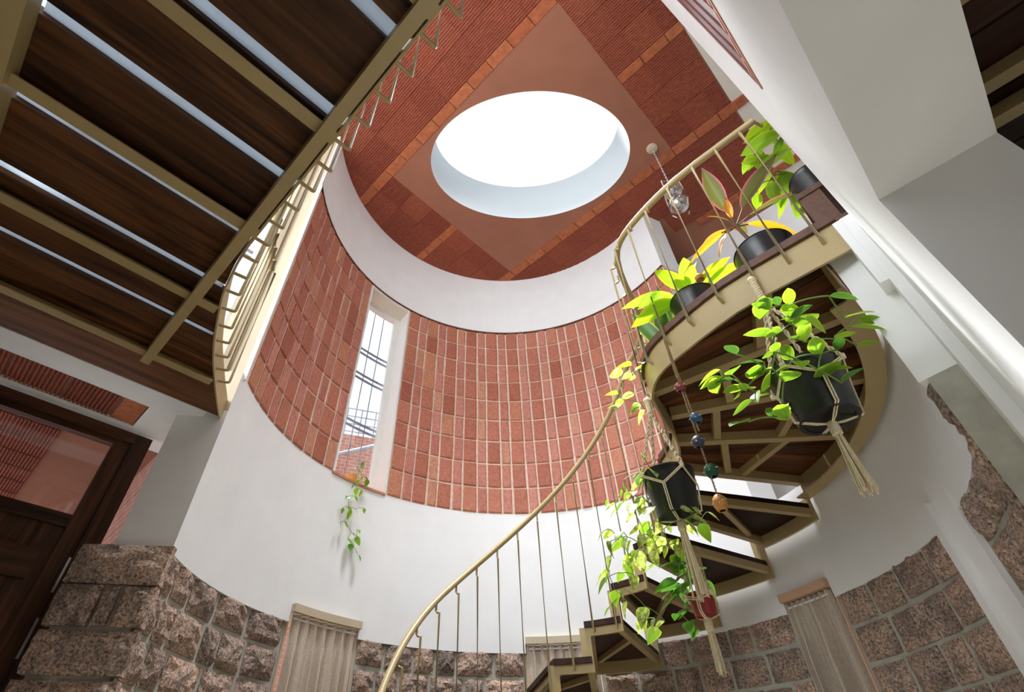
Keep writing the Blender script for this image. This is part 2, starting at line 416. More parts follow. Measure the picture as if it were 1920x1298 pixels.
# ---- round stairwell wall
A_L = 187.6                   # where the round wall ends on the left, at the door
A_UP = 25.0                   # where the upper wall ends, at the landing
A_R = -56.5                   # where the lower wall ends on the right
LOWWIN = [(131.0, 149.2), (71.5, 89.2), (15.7, 27.1)]
WZ0, WZ1 = 0.85, 0.99 + H
def spans(a0, a1, holes):
    out = []; a = a0
    for h0, h1 in sorted(holes):
        if h1 <= a0 or h0 >= a1: continue
        if h0 > a: out.append((a, h0))
        a = h1
    if a < a1: out.append((a, a1))
    return out
wall_back = MB()
wall_back.arc(RD + 0.0205, RD + TW + 0.06, A_R, A_L, 0, WZ0)
for a0, a1 in spans(A_R, A_L, LOWWIN):
    wall_back.arc(RD + 0.0205, RD + TW + 0.06, a0, a1, WZ0, ZS - 0.01)
wall_stone = make('wall_stone', wall_back, 'stone_mortar', kind='structure', label='rough granite block base of the round stairwell wall')
pl = MB()
for a0, a1 in spans(A_R, A_L, LOWWIN):
    pl.arc(RD, RD + TW, a0, a1, ZS - 0.01, WZ1)
pl.arc(RD, RD + TW, A_UP, A_L, WZ1, ZB)
pl.arc(RD, RD + TW, A_R, A_UP, WZ1, 1.50 + H)
wall_plaster = make('wall_back', pl, 'plaster', kind='structure', label='white plastered middle band of the round stairwell wall')
# white ring above the bricks
make('wall_upper', MB().arc(RD - 0.004, RD + TW, A_UP, A_L - 1.0, ZT, ZC + 0.1), 'plaster', kind='structure', label='white plastered ring above the bricks, under the clay ceiling')
make('trim_1', MB().arc(RD - 0.014, RD + 0.03, A_UP, A_L - 1.0, ZT - 0.012, ZT + 0.008), 'wood_edge', kind='structure', label='thin brown line between the bricks and the white ring')
# brick zone
WIN_A0, WIN_A1 = 129.6, 145.8
def brick_panel(name, a0, a1, seed, start_wide):
    m = MB(); m.arc(RD + 0.001, RD + TW, a0, a1, ZB, ZT)
    w = make(name, m, 'mortar', kind='structure', label='red brick band of the round wall %s the tall window' % ('right of' if a0 < 100 else 'left of'))
    rr = random.Random(seed)
    rows = 9; h = (ZT - ZB) / rows; j = 0.015
    cols = []; s = a0 + 0.25; wide = start_wide; j = 0.018; k = RD * math.pi / 180
    while True:
        wd = 0.113 if wide else 0.076
        e = s + wd / k
        if e > a1: break
        cols.append((s, e, wide)); s = e + j / k; wide = not wide
    for (s, e, wide) in cols:
        am = (s + e) / 2
        for r in range(rows):
            z = ZB + h * r + h / 2
            me = BRICK[wide][rr.randrange(3)]
            M = MT(*PC(RD, am + rr.uniform(-.08, .08), z)) @ rotz(R(am + 90)) @ Matrix.Rotation(rr.uniform(-0.012, 0.012), 4, 'Y')
            M = M @ MT(0, rr.uniform(-0.004, 0.004), 0)
            inst('brick', me, M, w)
    return w
def brick_mesh(wd, ht, seed, mat):
    r_ = random.Random(seed); x, z = wd / 2, ht / 2; c = 0.007
    m = MB(); jt = lambda q: r_.uniform(-q, q)
    def ring(y, ins):
        return [(-x + ins + jt(.0012), y, -z + ins * 1.4 + jt(.0015)), (x - ins + jt(.0012), y, -z + ins * 1.4 + jt(.0015)), (x - ins + jt(.0012), y, z - ins + jt(.0015)), (-x + ins + jt(.0012), y, z - ins + jt(.0015))]
    vs = ring(-0.02, 0) + ring(0.006, 0.0) + ring(0.011, c)
    fs = []
    for k in range(2):
        for i in range(4): fs.append((4 * k + i, 4 * k + 4 + i, 4 * k + 4 + (i + 1) % 4, 4 * k + (i + 1) % 4))
    fs.append((8, 11, 10, 9)); m.add(vs, fs)
    return m.mesh('brick', mat)
BH = (ZT - ZB) / 9 - 0.015
BRICK = {True: [brick_mesh(0.113, BH, i, 'brick') for i in range(3)], False: [brick_mesh(0.076, BH, 10 + i, 'brick_narrow') for i in range(3)]}
brick_panel('wall_brick_right', A_UP, WIN_A0 - 0.6, 3, True)
brick_panel('wall_brick_left', WIN_A1 + 0.6, A_L - 1.4, 4, False)

# ---- granite blocks
def stone_mesh(seed):
    r_ = random.Random(seed); nx, nz = 6, 5; vs = []; fs = []
    for k in range(nz + 1):
        for i in range(nx + 1):
            x = i / nx - 0.5; z = k / nz - 0.5
            edge = min(i, nx - i, k, nz - k)
            y = (0.12 + r_.uniform(-.1, .1) if edge == 0 else 0.62 + r_.uniform(-0.2, 0.28) + (0.08 if edge > 1 else 0))
            jx = r_.uniform(-.03, .03); jz = r_.uniform(-.04, .04)
            vs.append((x + jx * (edge > 0 or k in (0, nz)) * 0.7, y, z + jz * (edge > 0 or i in (0, nx)) * 0.7))
    q = lambda i, k: k * (nx + 1) + i
    for k in range(nz):
        for i in range(nx): fs.append((q(i, k), q(i, k + 1), q(i + 1, k + 1), q(i + 1, k)))
    b0 = len(vs)
    rim = [q(i, 0) for i in range(nx + 1)] + [q(nx, k) for k in range(1, nz + 1)] + [q(i, nz) for i in range(nx - 1, -1, -1)] + [q(0, k) for k in range(nz - 1, 0, -1)]
    for v in rim: vs.append((vs[v][0], -1.0, vs[v][2]))
    n = len(rim)
    for i in range(n): fs.append((rim[i], rim[(i + 1) % n], b0 + (i + 1) % n, b0 + i))
    return MB().add(vs, fs).mesh('stone', 'granite', smooth=False)
STONES = [stone_mesh(50 + i) for i in range(8)]
COURSE = [0.902, 0.742, 0.572, 0.405, 0.235]
rs_ = random.Random(21)
kdeg = RD * math.pi / 180
for ci in range(4):
    zt, zb = COURSE[ci] + H, COURSE[ci + 1] + H
    for a0, a1 in spans(A_R + 0.3, A_L - 0.2, LOWWIN + [(-21.6, -14.4)]):
        a = a0 + 0.2
        while a < a1 - 1.5:
            wdt = rs_.uniform(0.13, 0.30) if a1 - a > 0.5 / kdeg else (a1 - a) * kdeg * (1 if a1 - a < 0.26 / kdeg else 0.5)
            e = min(a + wdt / kdeg, a1 - 0.15)
            if a1 - e < 0.08 / kdeg: e = a1 - 0.15
            w_ = (e - a) * kdeg - 0.018; h_ = zt - zb - 0.020
            am = (a + e) / 2; zc = (zt + zb) / 2 + rs_.uniform(-.004, .004) + (0.012 if ci == 0 else 0)
            if ci == 0: h_ += 0.02
            M = MT(*PC(RD + 0.018, am, zc)) @ rotz(R(am + 90)) @ Matrix.Diagonal((w_ * (1 if rs_.random() < .5 else -1), 0.036, h_ + rs_.uniform(-.006, .006), 1))
            inst('stone', STONES[rs_.randrange(8)], M, wall_stone)
            a = e
# end face of the stone wall at the doorway
for ci in range(4):
    zt, zb = COURSE[ci] + H, COURSE[ci + 1] + H
    cuts = [[0, 1], [0, .46, .64, 1], [0, 1], [0, .4, 1]][ci]
    for c0, c1 in zip(cuts, cuts[1:]):
        r0, r1 = RD + 0.37 - 0.39 * c0, RD + 0.37 - 0.39 * c1
        ax = PC((r0 + r1) / 2, A_L + 0.75, (zt + zb) / 2)
        M = MT(*ax) @ rotz(R(A_L)) @ Matrix.Diagonal((abs(r0 - r1) - 0.014, 0.036, zt - zb - 0.018 + (0.02 if ci == 0 else 0), 1))
        inst('stone', STONES[(ci * 3 + int(c0 * 5)) % 8], M, wall_stone)
make('stone_backing', MB().arc(RD + 0.03, RD + 0.33, A_L, A_L + 0.4, 0, ZS - 0.012), 'stone_mortar', wall_stone)
# plaster strip let into the stones on the right
make('plaster_strip', MB().arc(RD - 0.004, RD + 0.06, -21.4, -14.6, 0.3, ZS + 0.085), 'plaster', wall_stone)
make('plaster_ridge', MB().arc(RD - 0.03, RD + 0.03, -16.2, -14.4, 0.3, ZS + 0.085), 'plaster', wall_stone)

# ---- three low windows with curtains
def low_window(i, a0, a1, mat):
    w = make('window_%d' % i, MB().arc(RD + 0.17, RD + 0.20, a0 + 1.2, a1 - 1.2, WZ0, WZ1 - 0.05), 'glass', kind='structure', label=['narrow curtained window in the stone base left of the stair rail', 'narrow curtained window in the stone base behind the bottom treads', 'narrow curtained window in the stone base under the landing'][i - 1])
    f = MB()
    f.arc(RD - 0.035, RD + 0.22, a0, a1, WZ1 - 0.045, WZ1); make('window_frame', f, mat, w)
    f = MB(); f.arc(RD + 0.015, RD + 0.22, a0, a0 + 0.45, WZ0, WZ1 - 0.045); make('window_jamb', f, mat, w)
    f = MB(); f.arc(RD + 0.015, RD + 0.22, a1 - 0.45, a1, WZ0, WZ1 - 0.045); make('window_jamb', f, mat, w)
    make('window_sill', MB().arc(RD - 0.03, RD + 0.24, a0, a1, WZ0, WZ0 + 0.03), mat, w)
low_window(1, *LOWWIN[0], 'beige_frame'); low_window(2, *LOWWIN[1], 'beige_frame'); low_window(3, *LOWWIN[2], 'peach_frame')
def curtain(a0, a1, label, seed, r0=RD - 0.002):
    r_ = random.Random(seed); n = 72; rows = 16; m = MB(); vs = []
    ph = r_.uniform(0, 6); folds = 7.5
    for k in range(rows + 1):
        t = k / rows; z = WZ1 - 0.05 - t * (WZ1 - WZ0 - 0.09)
        for i in range(n + 1):
            s = i / n; a = a0 + 0.5 + (a1 - a0 - 1.0) * s
            amp = 0.012 + 0.010 * min(1, t * 4)
            w = math.sin(2 * math.pi * folds * s + ph + 0.5 * math.sin(5 * s + seed)) + 0.35 * math.sin(2 * math.pi * folds * 2.3 * s + t)
            if k == 2: amp *= 0.55
            vs.append(PC(r0 + amp * w, a, z))
    fs = [(k * (n + 1) + i, (k + 1) * (n + 1) + i, (k + 1) * (n + 1) + i + 1, k * (n + 1) + i + 1) for k in range(rows) for i in range(n)]
    m.add(vs, fs)
    t_ = empty('curtain', PC(r0, (a0 + a1) / 2, WZ0), label=label, cat='curtain', group='curtains in the stone base')
    make('cloth', m, 'curtain_cloth', t_, smooth=True)
    rod = MB().tube([PC(r0 - 0.005, a0 + 0.9 + (a1 - a0 - 1.8) * i / 6, WZ1 - 0.075) for i in range(7)], 0.006, 8)
    make('curtain_rod', rod, 'white_metal', t_)
curtain(*LOWWIN[0], 'pale pleated curtain in the low window left of the stair rail', 1)
curtain(*LOWWIN[1], 'pale curtain in the low window behind the bottom stair treads', 2)
curtain(*LOWWIN[2], 'shaded brown pleated curtain in the low window at right below the landing', 3)

# ---- tall window in the bricks
def tall_window():
    zt = ZT - 0.02; zg0, zg1 = ZB, ZT - 0.10
    w = make('window_4', MB().arc(RD + 0.175, RD + 0.181, WIN_A0 + 0.3, WIN_A1 - 0.3, ZB + 0.02, ZT - 0.06), 'glass', kind='structure', label='tall narrow window in the red brick band')
    make('window_jamb', MB().arc(RD - 0.012, RD + 0.25, WIN_A0 - 0.6, WIN_A0, ZB, zt), 'white_paint', w)
    make('window_jamb', MB().arc(RD - 0.012, RD + 0.25, WIN_A1, WIN_A1 + 0.6, ZB, zt), 'white_paint', w)
    make('window_head', MB().arc(RD - 0.008, RD + 0.25, WIN_A0 - 0.6, WIN_A1 + 0.6, zt - 0.03, zt + 0.01), 'plaster_cream', w)
    make('window_sill', MB().arc(RD - 0.012, RD + 0.25, WIN_A0 - 0.5, WIN_A1 + 0.6, ZB - 0.012, ZB + 0.006), 'copper_frame', w)
    f = MB(); f.arc(RD + 0.16, RD + 0.20, WIN_A0, WIN_A0 + 1.6, ZB, zt); make('window_frame', f, 'white_paint', w)
    f = MB(); f.arc(RD + 0.16, RD + 0.20, WIN_A1 - 1.0, WIN_A1, ZB, zt); make('window_frame', f, 'white_paint', w)
    f = MB(); f.arc(RD + 0.16, RD + 0.20, WIN_A0, WIN_A1, zt - 0.08, zt - 0.03); make('window_frame', f, 'white_paint', w)
    g = empty('window_grille', PC(RD + 0.235, 137.7, ZB), label='blue grey steel grille of thin rods and flat bars outside the tall window', cat='grille')
    for a in (134.2, 137.6, 141.2):
        make('rod', MB().tube([PC(RD + 0.235, a, ZB + 0.01), PC(RD + 0.235, a, ZT - 0.04)], 0.0045, 6), 'grille_paint', g)
    for z in (2.55, 3.08, 3.38):
        for dz in (0.0, 0.055):
            make('flat_bar', MB().arc(RD + 0.225, RD + 0.232, WIN_A0 + 0.2, WIN_A1 - 0.2, z + H + dz, z + H + dz + 0.022), 'grille_paint', g)
    return w
tall_window()
# beyond the window: neighbour's brick house with mesh and struts
nb = empty('neighbour_house', (-2.6, 8.0, 0), label='red brick house wall seen through the tall window', cat='building')
dirv = Vector((math.cos(R(108)), math.sin(R(108)), 0)); tx = Vector((-dirv.y, dirv.x, 0))
def nbp(s, d, z): p = dirv * d + tx * s; return (p.x, p.y, z)
make('wall', MB().hexa([nbp(-3, 7.0, 0), nbp(6, 7.0, 0), nbp(6, 9, 0), nbp(-3, 9, 0), nbp(-3, 7.0, 5.55), nbp(6, 7.0, 5.55), nbp(6, 9, 5.55), nbp(-3, 9, 5.55)]), 'far_brick', nb)
ms = empty('roof_mesh', nbp(0, 6.95, 5.55), label='steel mesh guard on top of the neighbouring brick wall', cat='mesh guard')
for i in range(14):
    make('wire', MB().tube([nbp(-1.6 + i * 0.22, 7.02, 5.5), nbp(-1.6 + i * 0.22, 7.02, 6.05)], 0.009, 5), 'grille_paint', ms)
for i in range(4):
    make('wire', MB().tube([nbp(-1.8, 7.02, 5.62 + i * 0.14), nbp(1.6, 7.02, 5.62 + i * 0.14)], 0.009, 5), 'grille_paint', ms)
for (a_, b_) in (((-1.0, 5.4), (1.2, 4.4)), ((-0.4, 4.3), (1.0, 5.2))):
    tag = MB().tube([nbp(a_[0], 6.6, a_[1]), nbp(b_[0], 6.6, b_[1])], 0.03, 6)
    make('strut', tag, 'grille_paint', ms)

# ---- left: wall with the door, lintel with clay blocks, upstairs wall and window
ZW = 1.614 + H                 # underside of the walkway planks
VW = 2.635
lm = MB()
lm.uvbox(-3.0, 0.60, VW, 3.30, ZW + 0.024, ZW + 0.12)
lint = make('wall_lintel', lm, 'plaster', kind='structure', label='white plastered lintel over the dark wooden door')
# soffit rim around the clay inset
make('soffit_strip', MB().uvbox(-3.0, 0.56, VW, 2.80, ZW - 0.004, ZW + 0.024), 'plaster', lint)
make('soffit_strip', MB().uvbox(-3.0, 0.50, 3.05, 3.10, ZW - 0.004, ZW + 0.024), 'plaster', lint)
make('soffit_strip', MB().uvbox(0.325, 0.56, 2.80, 3.05, ZW - 0.004, ZW + 0.024), 'plaster', lint)
def ribbed_mesh(lx, ly, nr, dep, mat, name='clay_block'):
    """ribs run along local y; hollow side down"""
    m = MB(); vs = []; fs = []; prof = []
    for i in range(nr):
        x0 = -lx / 2 + lx * i / nr; w = lx / nr
        prof += [(x0 + w * .08, 0.0), (x0 + w * .55, 0.0), (x0 + w * .62, dep), (x0 + w * .98, dep)]
    prof = [(-lx / 2, dep * 2)] + prof + [(lx / 2, dep * 2)]
    n = len(prof)
    vs = [(x, -ly / 2, z) for x, z in prof] + [(x, ly / 2, z) for x, z in prof]
    fs = [(i, n + i, n + i + 1, i + 1) for i in range(n - 1)]
    m.add(vs, fs)
    return m.mesh(name, mat)
def flat_tile_mesh(lx, ly, dep, mat, name):
    m = MB(); c = 0.004
    x, y = lx / 2, ly / 2
    m.add([(-x, -y, dep), (x, -y, dep), (x, y, dep), (-x, y, dep), (-x + c, -y + c, 0), (x - c, -y + c, 0), (x - c, y - c, 0), (-x + c, y - c, 0)],
          [(4, 7, 6, 5), (0, 4, 5, 1), (1, 5, 6, 2), (2, 6, 7, 3), (3, 7, 4, 0)])
    return m.mesh(name, mat)
FR = rotz(R(45))
LB = ribbed_mesh(0.235, 0.245, 12, 0.012, 'clay_block')
for i in range(12):
    u = 0.20 - 0.24 * i - 0.12
    inst('clay_block', LB, MT(*UV(u, 2.925, ZW - 0.001)) @ FR, lint)
inst('clay_tile', flat_tile_mesh(0.12, 0.245, 0.012, 'clay_tile', 'clay_tile'), MT(*UV(0.262, 2.925, ZW - 0.001)) @ FR, lint)

# the door
ZD = 1.60 + H
vd = 3.10
door = empty('door_1', UV(-0.2, vd, 0), kind='structure', label='dark wooden door with glazed upper panel at the left')
def dbox(name, u0, u1, v0, v1, z0, z1, mat, par, vert=True):
    m = MB().uvbox(u0, u1, v0, v1, z0, z1)
    c = UV((u0 + u1) / 2, (v0 + v1) / 2, (z0 + z1) / 2)
    M = MT(*c) @ FR
    if vert: M = M @ Matrix.Rotation(R(90), 4, 'Y')
    return make(name, m, mat, par, M)
dbox('frame_post', 0.372, 0.455, vd, vd + 0.10, 0, ZD, 'door_wood', door)
dbox('frame_post', -0.78, -0.70, vd, vd + 0.10, 0, ZD, 'door_wood', door)
dbox('frame_head', -0.70, 0.372, vd, vd + 0.10, 1.545 + H, ZD, 'door_wood', door, False)
leaf = dbox('leaf_stile', 0.29, 0.372, vd + 0.02, vd + 0.065, 0.02, 1.545 + H, 'door_wood', door)
dbox('leaf_stile', -0.70, -0.62, vd + 0.02, vd + 0.065, 0.02, 1.545 + H, 'door_wood', door)
dbox('leaf_rail', -0.62, 0.29, vd + 0.02, vd + 0.065, 1.515 + H, 1.545 + H, 'door_wood', door, False)
dbox('leaf_rail', -0.62, 0.29, vd + 0.015, vd + 0.065, 1.05 + H, 1.11 + H, 'door_wood', door, False)
make('door_pane', MB().uvbox(-0.62, 0.29, vd + 0.04, vd + 0.046, 1.11 + H, 1.515 + H), 'glass', door)
for i in range(7):
    u1 = 0.29 - i * 0.13
    dbox('plank', u1 - 0.1295, u1, vd + 0.035, vd + 0.06, 0.02, 1.05 + H, 'door_wood', door)
dbox('cross_board', -0.62, 0.245, vd + 0.005, vd + 0.035, 0.80 + H, 0.93 + H, 'door_wood', door, False)
for z in (0.77, 0.51):
    make('hinge', MB().uvbox(0.362, 0.372, vd + 0.012, vd + 0.022, z + H, z + 0.155 + H), 'steel', door)
# porch beyond the door: clay ceiling and brick wall
porch = make('ceiling_porch', MB().uvbox(-3.2, 0.7, 3.32, 6.0, 1.86 + H, 1.95 + H), 'clay_plaster', kind='structure', label='clay block ceiling of the porch seen through the door pane')
PB = ribbed_mesh(0.235, 0.225, 12, 0.014, 'clay_block')
for i in range(10):
    for k in range(9):
        inst('clay_block', PB, MT(*UV(-0.35 - i * 0.24 + 0.3, 3.50 + k * 0.24, 1.84 + H)) @ FR, porch)
make('wall_porch', MB().uvbox(0.62, 0.80, 3.32, 6.2, 0, 1.86 + H), 'far_brick', kind='structure', label='red brick porch wall glimpsed beside the door frame')

# upstairs wall at the end of the walkway, with window
ZU = 1.66 + H
uw = MB()
uw.uvbox(-3.0, -0.95, VW + 0.02, VW + 0.22, ZU + 0.06, ZC)
uw.uvbox(-0.95, 0.50, VW + 0.02, VW + 0.22, ZC - 0.55, ZC)
make('wall_upstairs', uw, 'plaster', kind='structure', label='white wall upstairs at the end of the wooden walkway')
w5 = make('window_5', MB().uvbox(-0.95, 0.52, VW + 0.14, VW + 0.146, ZU + 0.05, ZC - 0.55), 'glass', kind='structure', label='upstairs window between the walkway and the brick wall')
make('window_frame', MB().uvbox(0.525, 0.57, VW + 0.04, VW + 0.17, ZU, ZC - 0.5), 'beige_frame', w5)
make('window_frame', MB().uvbox(-0.95, -0.88, VW + 0.04, VW + 0.17, ZU, ZC - 0.5), 'beige_frame', w5)
for z in (0.55, 0.60, 1.35, 1.41, 2.2):
    make('grille_bar', MB().uvbox(-0.95, 0.45, VW + 0.19, VW + 0.20, ZU + z, ZU + z + 0.022), 'grille_paint', w5)
for i in range(7):
    make('grille_bar', MB().tube([UV(-0.8 + i * 0.19, VW + 0.195, ZU), UV(-0.8 + i * 0.19, VW + 0.195, ZC - 0.55)], 0.005, 6), 'grille_paint', w5)
# jamb panel on the end of the round wall
make('trim_2', MB().arc(RD + 0.012, RD + TW, A_L - 1.38, A_L - 0.9, ZB - 0.32, ZC - 0.05), 'beige_frame', kind='structure', label='beige panel covering the end of the brick wall by the walkway')
make('trim_5', MB().arc(RD, RD + TW, A_L, A_L + 0.12, 1.66 + H, ZB), 'beige_frame', kind='structure', label='beige foot of the wall end panel above the walkway edge')
make('trim_3', MB().arc(RD - 0.014, RD + 0.012, A_L - 1.40, A_L - 0.85, ZB - 0.03, ZT), 'white_paint', kind='structure', label='thin white edge strip at the left end of the bricks')

# ---- right wall with doorway, lintel soffit and slatted window
VR, VR2, ZSF = -0.187, -0.405, 1.02 + H
UA, UK = 1.572, 1.078
LW = (0.05, 1.147, 1.786 + H, 3.35 + H)       # slatted window
wr = MB()
wr.uvbox(UK, UA, VR2, VR, 0, ZSF)
wr.uvbox(-3.2, UA, VR2, VR, ZSF, LW[2])
wr.uvbox(LW[1], UA, VR2, VR, LW[2], LW[3])
wr.uvbox(-3.2, LW[0], VR2, VR, LW[2], LW[3])
wr.uvbox(-3.2, UA, VR2, VR, LW[3], ZC)
wall_right = make('wall_right', wr, 'plaster', kind='structure', label='bright white wall above the doorway at the right')
w6 = empty('window_6', UV(0.6, VR - 0.1, LW[2]), kind='structure', label='maroon slatted window high in the right white wall')
make('window_sill', MB().uvbox(LW[0], LW[1], VR - 0.10, VR + 0.004, LW[2] - 0.002, LW[2] + 0.02), 'copper_frame', w6)
make('window_jamb', MB().uvbox(LW[1] - 0.016, LW[1], VR - 0.10, VR + 0.003, LW[2] + 0.02, LW[3]), 'maroon_paint', w6)
for i in range(11):
    u = LW[1] - 0.075 - i * 0.098
    make('slat', MB().uvbox(u - 0.03, u + 0.03, VR - 0.06, VR + 0.002, LW[2] + 0.02, LW[3]), 'maroon_paint', w6)
    make('slat_foot', MB().uvbox(u - 0.04, u + 0.035, VR - 0.07, VR + 0.006, LW[2] + 0.02, LW[2] + 0.05), 'copper_frame', w6)
# pier between the right wall and the round wall
pr = MB()
pr.uvbox(UA, 2.15, VR2, VR + 0.03, 0, 1.50 + H)
make('wall_pier', pr, 'plaster', kind='structure', label='narrow white pier between the round wall and the doorway')
make('trim_4', MB().uvbox(1.575, 1.75, VR - 0.02, VR + 0.055, 1.19 + H, 1.50 + H), 'plaster', kind='structure', label='stepped white plaster head of the pier under the landing')
# outer shell
sh = MB()
sh.uvbox(4.525, 4.75, -4.5, 3.2, 0, ZC + 0.1)
make('wall_far', sh, 'plaster', kind='structure', label='white wall upstairs behind the potted plants')
make('wall_hall', MB().uvbox(3.78, 4.6, 2.3, 2.5, 0, ZC), 'plaster', kind='structure', label='white side wall of the upstairs hall')
sl = MB()
sl.uvbox(-3.2, -3.0, -4.5, 3.3, 0, 2.95)
sl.uvbox(-3.2, -3.0, -4.5, 3.3, 5.4, ZC)
sl.uvbox(-3.2, -3.0, -4.5, -1.5, 2.95, 5.4)
sl.uvbox(-3.2, -3.0, 2.4, 3.3, 2.95, 5.4)
make('wall_left', sl, 'plaster', kind='structure', label='white wall beyond the walkway')
make('floor_upper_left', MB().uvbox(-3.0, -0.665, -4.4, VW, 2.70, 2.86), 'plaster', kind='structure', label='white upper floor slab beyond the walkway')
make('wall_rear', MB().uvbox(-3.2, 4.75, -4.6, -4.4, 0, ZC), 'plaster', kind='structure', label='white wall behind the viewer')
make('wall_low_left', MB().uvbox(-3.0, -0.78, 3.10, 3.25, 0, ZD), 'plaster', kind='structure', label='white wall left of the wooden door')
make('floor_upstairs', MB().uvbox(3.95, 4.55, -0.3, 2.4, 1.40 + H, 1.52 + H), 'floor_stone', kind='structure', label='upstairs floor beyond the landing')

# ================================================================== CEILING
cz = ZC + 0.012
DU0, DU1, DV0, DV1 = 1.31, 3.125, 0.385, 2.62
SKX, SKY, SKA, SKB, SKT = 0.5085, 2.6046, 1.0212, 0.6905, R(177.13)
def sky_pt(a, k=1.0, z=0.0):
    x, y = SKA * k * math.cos(a), SKB * k * math.sin(a); c, s = math.cos(SKT), math.sin(SKT)
    return (SKX + x * c - y * s, SKY + x * s + y * c, z)
slab = MB()
def hull2(pts):
    pts = sorted(set(pts)); lo = []; up = []
    cr = lambda o, a, b: (a[0] - o[0]) * (b[1] - o[1]) - (a[1] - o[1]) * (b[0] - o[0])
    for p in pts:
        while len(lo) > 1 and cr(lo[-2], lo[-1], p) <= 0: lo.pop()
        lo.append(p)
    for p in reversed(pts):
        while len(up) > 1 and cr(up[-2], up[-1], p) <= 0: up.pop()
        up.append(p)
    return lo[:-1] + up[:-1]
HULL = hull2([PC(RD + TW + 0.02, a)[:2] for a in range(0, 360, 5)] + [UV(0.1, -0.26)[:2], UV(4.75, -0.26)[:2], UV(4.75, 2.5)[:2], UV(0.1, 1.6)[:2]])
for (u0, u1, v0, v1) in ((0.1, DU0 + 0.012, -0.26, 4.6), (DU1 - 0.012, 4.75, -0.26, 4.6), (DU0, DU1, -0.26, DV0 + 0.03), (DU0, DU1, DV1 - 0.03, 4.6)):
    pg = [UV(u0, v0)[:2], UV(u1, v0)[:2], UV(u1, v1)[:2], UV(u0, v1)[:2]]
    for (p, q) in zip(HULL, HULL[1:] + HULL[:1]):
        ea, eb = q[1] - p[1], p[0] - q[0]
        if len(pg) > 2: pg = clip_poly(pg, ea, eb, ea * p[0] + eb * p[1])
    if len(pg) > 2: slab.prism(pg, cz, cz + 0.15)
ceiling = make('ceiling', slab, 'clay_plaster', kind='structure', label='terracotta ceiling of ribbed clay blocks around the skylight')
make('plaster_panel', MB().uvbox(0.1, 4.75, -4.5, -0.26, cz - 0.004, cz + 0.15), 'plaster_cream', ceiling)
make('ceiling_side', MB().uvbox(-3.2, 0.1, -4.5, 2.86, cz - 0.004, cz + 0.15), 'ceiling_white', kind='structure', label='white ceiling above the wooden walkway')
# plain panel with oval hole
pn = MB(); n = 96; vs = []; fs = []
cu, cv = (SKX + SKY) * S2, (SKY - SKX) * S2
for i in range(n):
    a = 2 * math.pi * i / n; p = sky_pt(a); d = (p[0] - SKX, p[1] - SKY)
    du, dv = (d[0] + d[1]) * S2, (d[1] - d[0]) * S2
    t = min(((DU1 if du > 0 else DU0) - cu) / du if abs(du) > 1e-9 else 1e9, ((DV1 if dv > 0 else DV0) - cv) / dv if abs(dv) > 1e-9 else 1e9)
    vs += [(p[0], p[1], ZC), UV(cu + du * t, cv + dv * t, ZC)]
for i in range(n):
    j = (i + 1) % n; fs.append((2 * i, 2 * i + 1, 2 * j + 1, 2 * j))
b0 = len(vs)
for cu_, cv_ in ((DU0, DV0), (DU1, DV0), (DU1, DV1), (DU0, DV1)): vs.append(UV(cu_, cv_, ZC))
def uvof(p): return ((p[0] + p[1]) * S2, (p[1] - p[0]) * S2)
for i in range(n):
    j = (i + 1) % n; a_, b_ = uvof(vs[2 * i + 1]), uvof(vs[2 * j + 1])
    if abs(a_[0] - b_[0]) > 1e-6 and abs(a_[1] - b_[1]) > 1e-6:
        kk = min(range(4), key=lambda q: (uvof(vs[b0 + q])[0] - a_[0]) ** 2 + (uvof(vs[b0 + q])[1] - a_[1]) ** 2)
        fs.append((2 * i + 1, b0 + kk, 2 * j + 1))
pn.add(vs, fs)
make('plain_panel', pn, 'clay_plaster', ceiling)
# skylight shaft and pane
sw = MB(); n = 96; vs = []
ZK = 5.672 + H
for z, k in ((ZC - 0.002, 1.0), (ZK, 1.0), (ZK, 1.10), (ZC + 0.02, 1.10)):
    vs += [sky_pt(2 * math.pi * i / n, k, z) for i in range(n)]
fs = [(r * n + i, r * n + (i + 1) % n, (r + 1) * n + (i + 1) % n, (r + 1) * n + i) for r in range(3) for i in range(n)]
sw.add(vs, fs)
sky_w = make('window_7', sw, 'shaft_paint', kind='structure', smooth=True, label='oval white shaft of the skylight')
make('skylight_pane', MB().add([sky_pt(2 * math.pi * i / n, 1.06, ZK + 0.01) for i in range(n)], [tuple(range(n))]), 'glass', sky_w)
# ribs (flat tiles) and ribbed blocks
def in_view(u, v, m=0.14):
    x, y, _ = UV(u, v); d = math.hypot(x - CX, y - CY); a = math.degrees(math.atan2(y - CY, x - CX)) % 360
    if a > 22 and a < 178: return d < RD + 0.2
    if u < 0.1: return False
    if v > 2.0 and u < 3: return d < RD + 0.25
    return v < 2.3 and u < 4.5
RIBS = [(0.235, 0.340), (1.205, 1.31), (2.155, 2.245), (3.125, 3.235), (4.085, 4.19)]
RT = flat_tile_mesh(0.105, 0.246, 0.012, 'clay_tile', 'rib_tile')
for (u0, u1) in RIBS:
    for k in range(-6, 15):
        v = DV0 + (k - 1.5) * 0.24833
        if abs((u0 + u1) / 2 - 2.2) < 0.2 and DV0 < v < DV1: continue
        if not in_view((u0 + u1) / 2, v): continue
        inst('rib_tile', RT, MT(*UV((u0 + u1) / 2, v, ZC - 0.002)) @ FR @ Matrix.Diagonal(((u1 - u0) / 0.105, 1, 1, 1)), ceiling)
CB = [ribbed_mesh(0.283, 0.246, 13, 0.0055, 'clay_block') for i in range(1)]
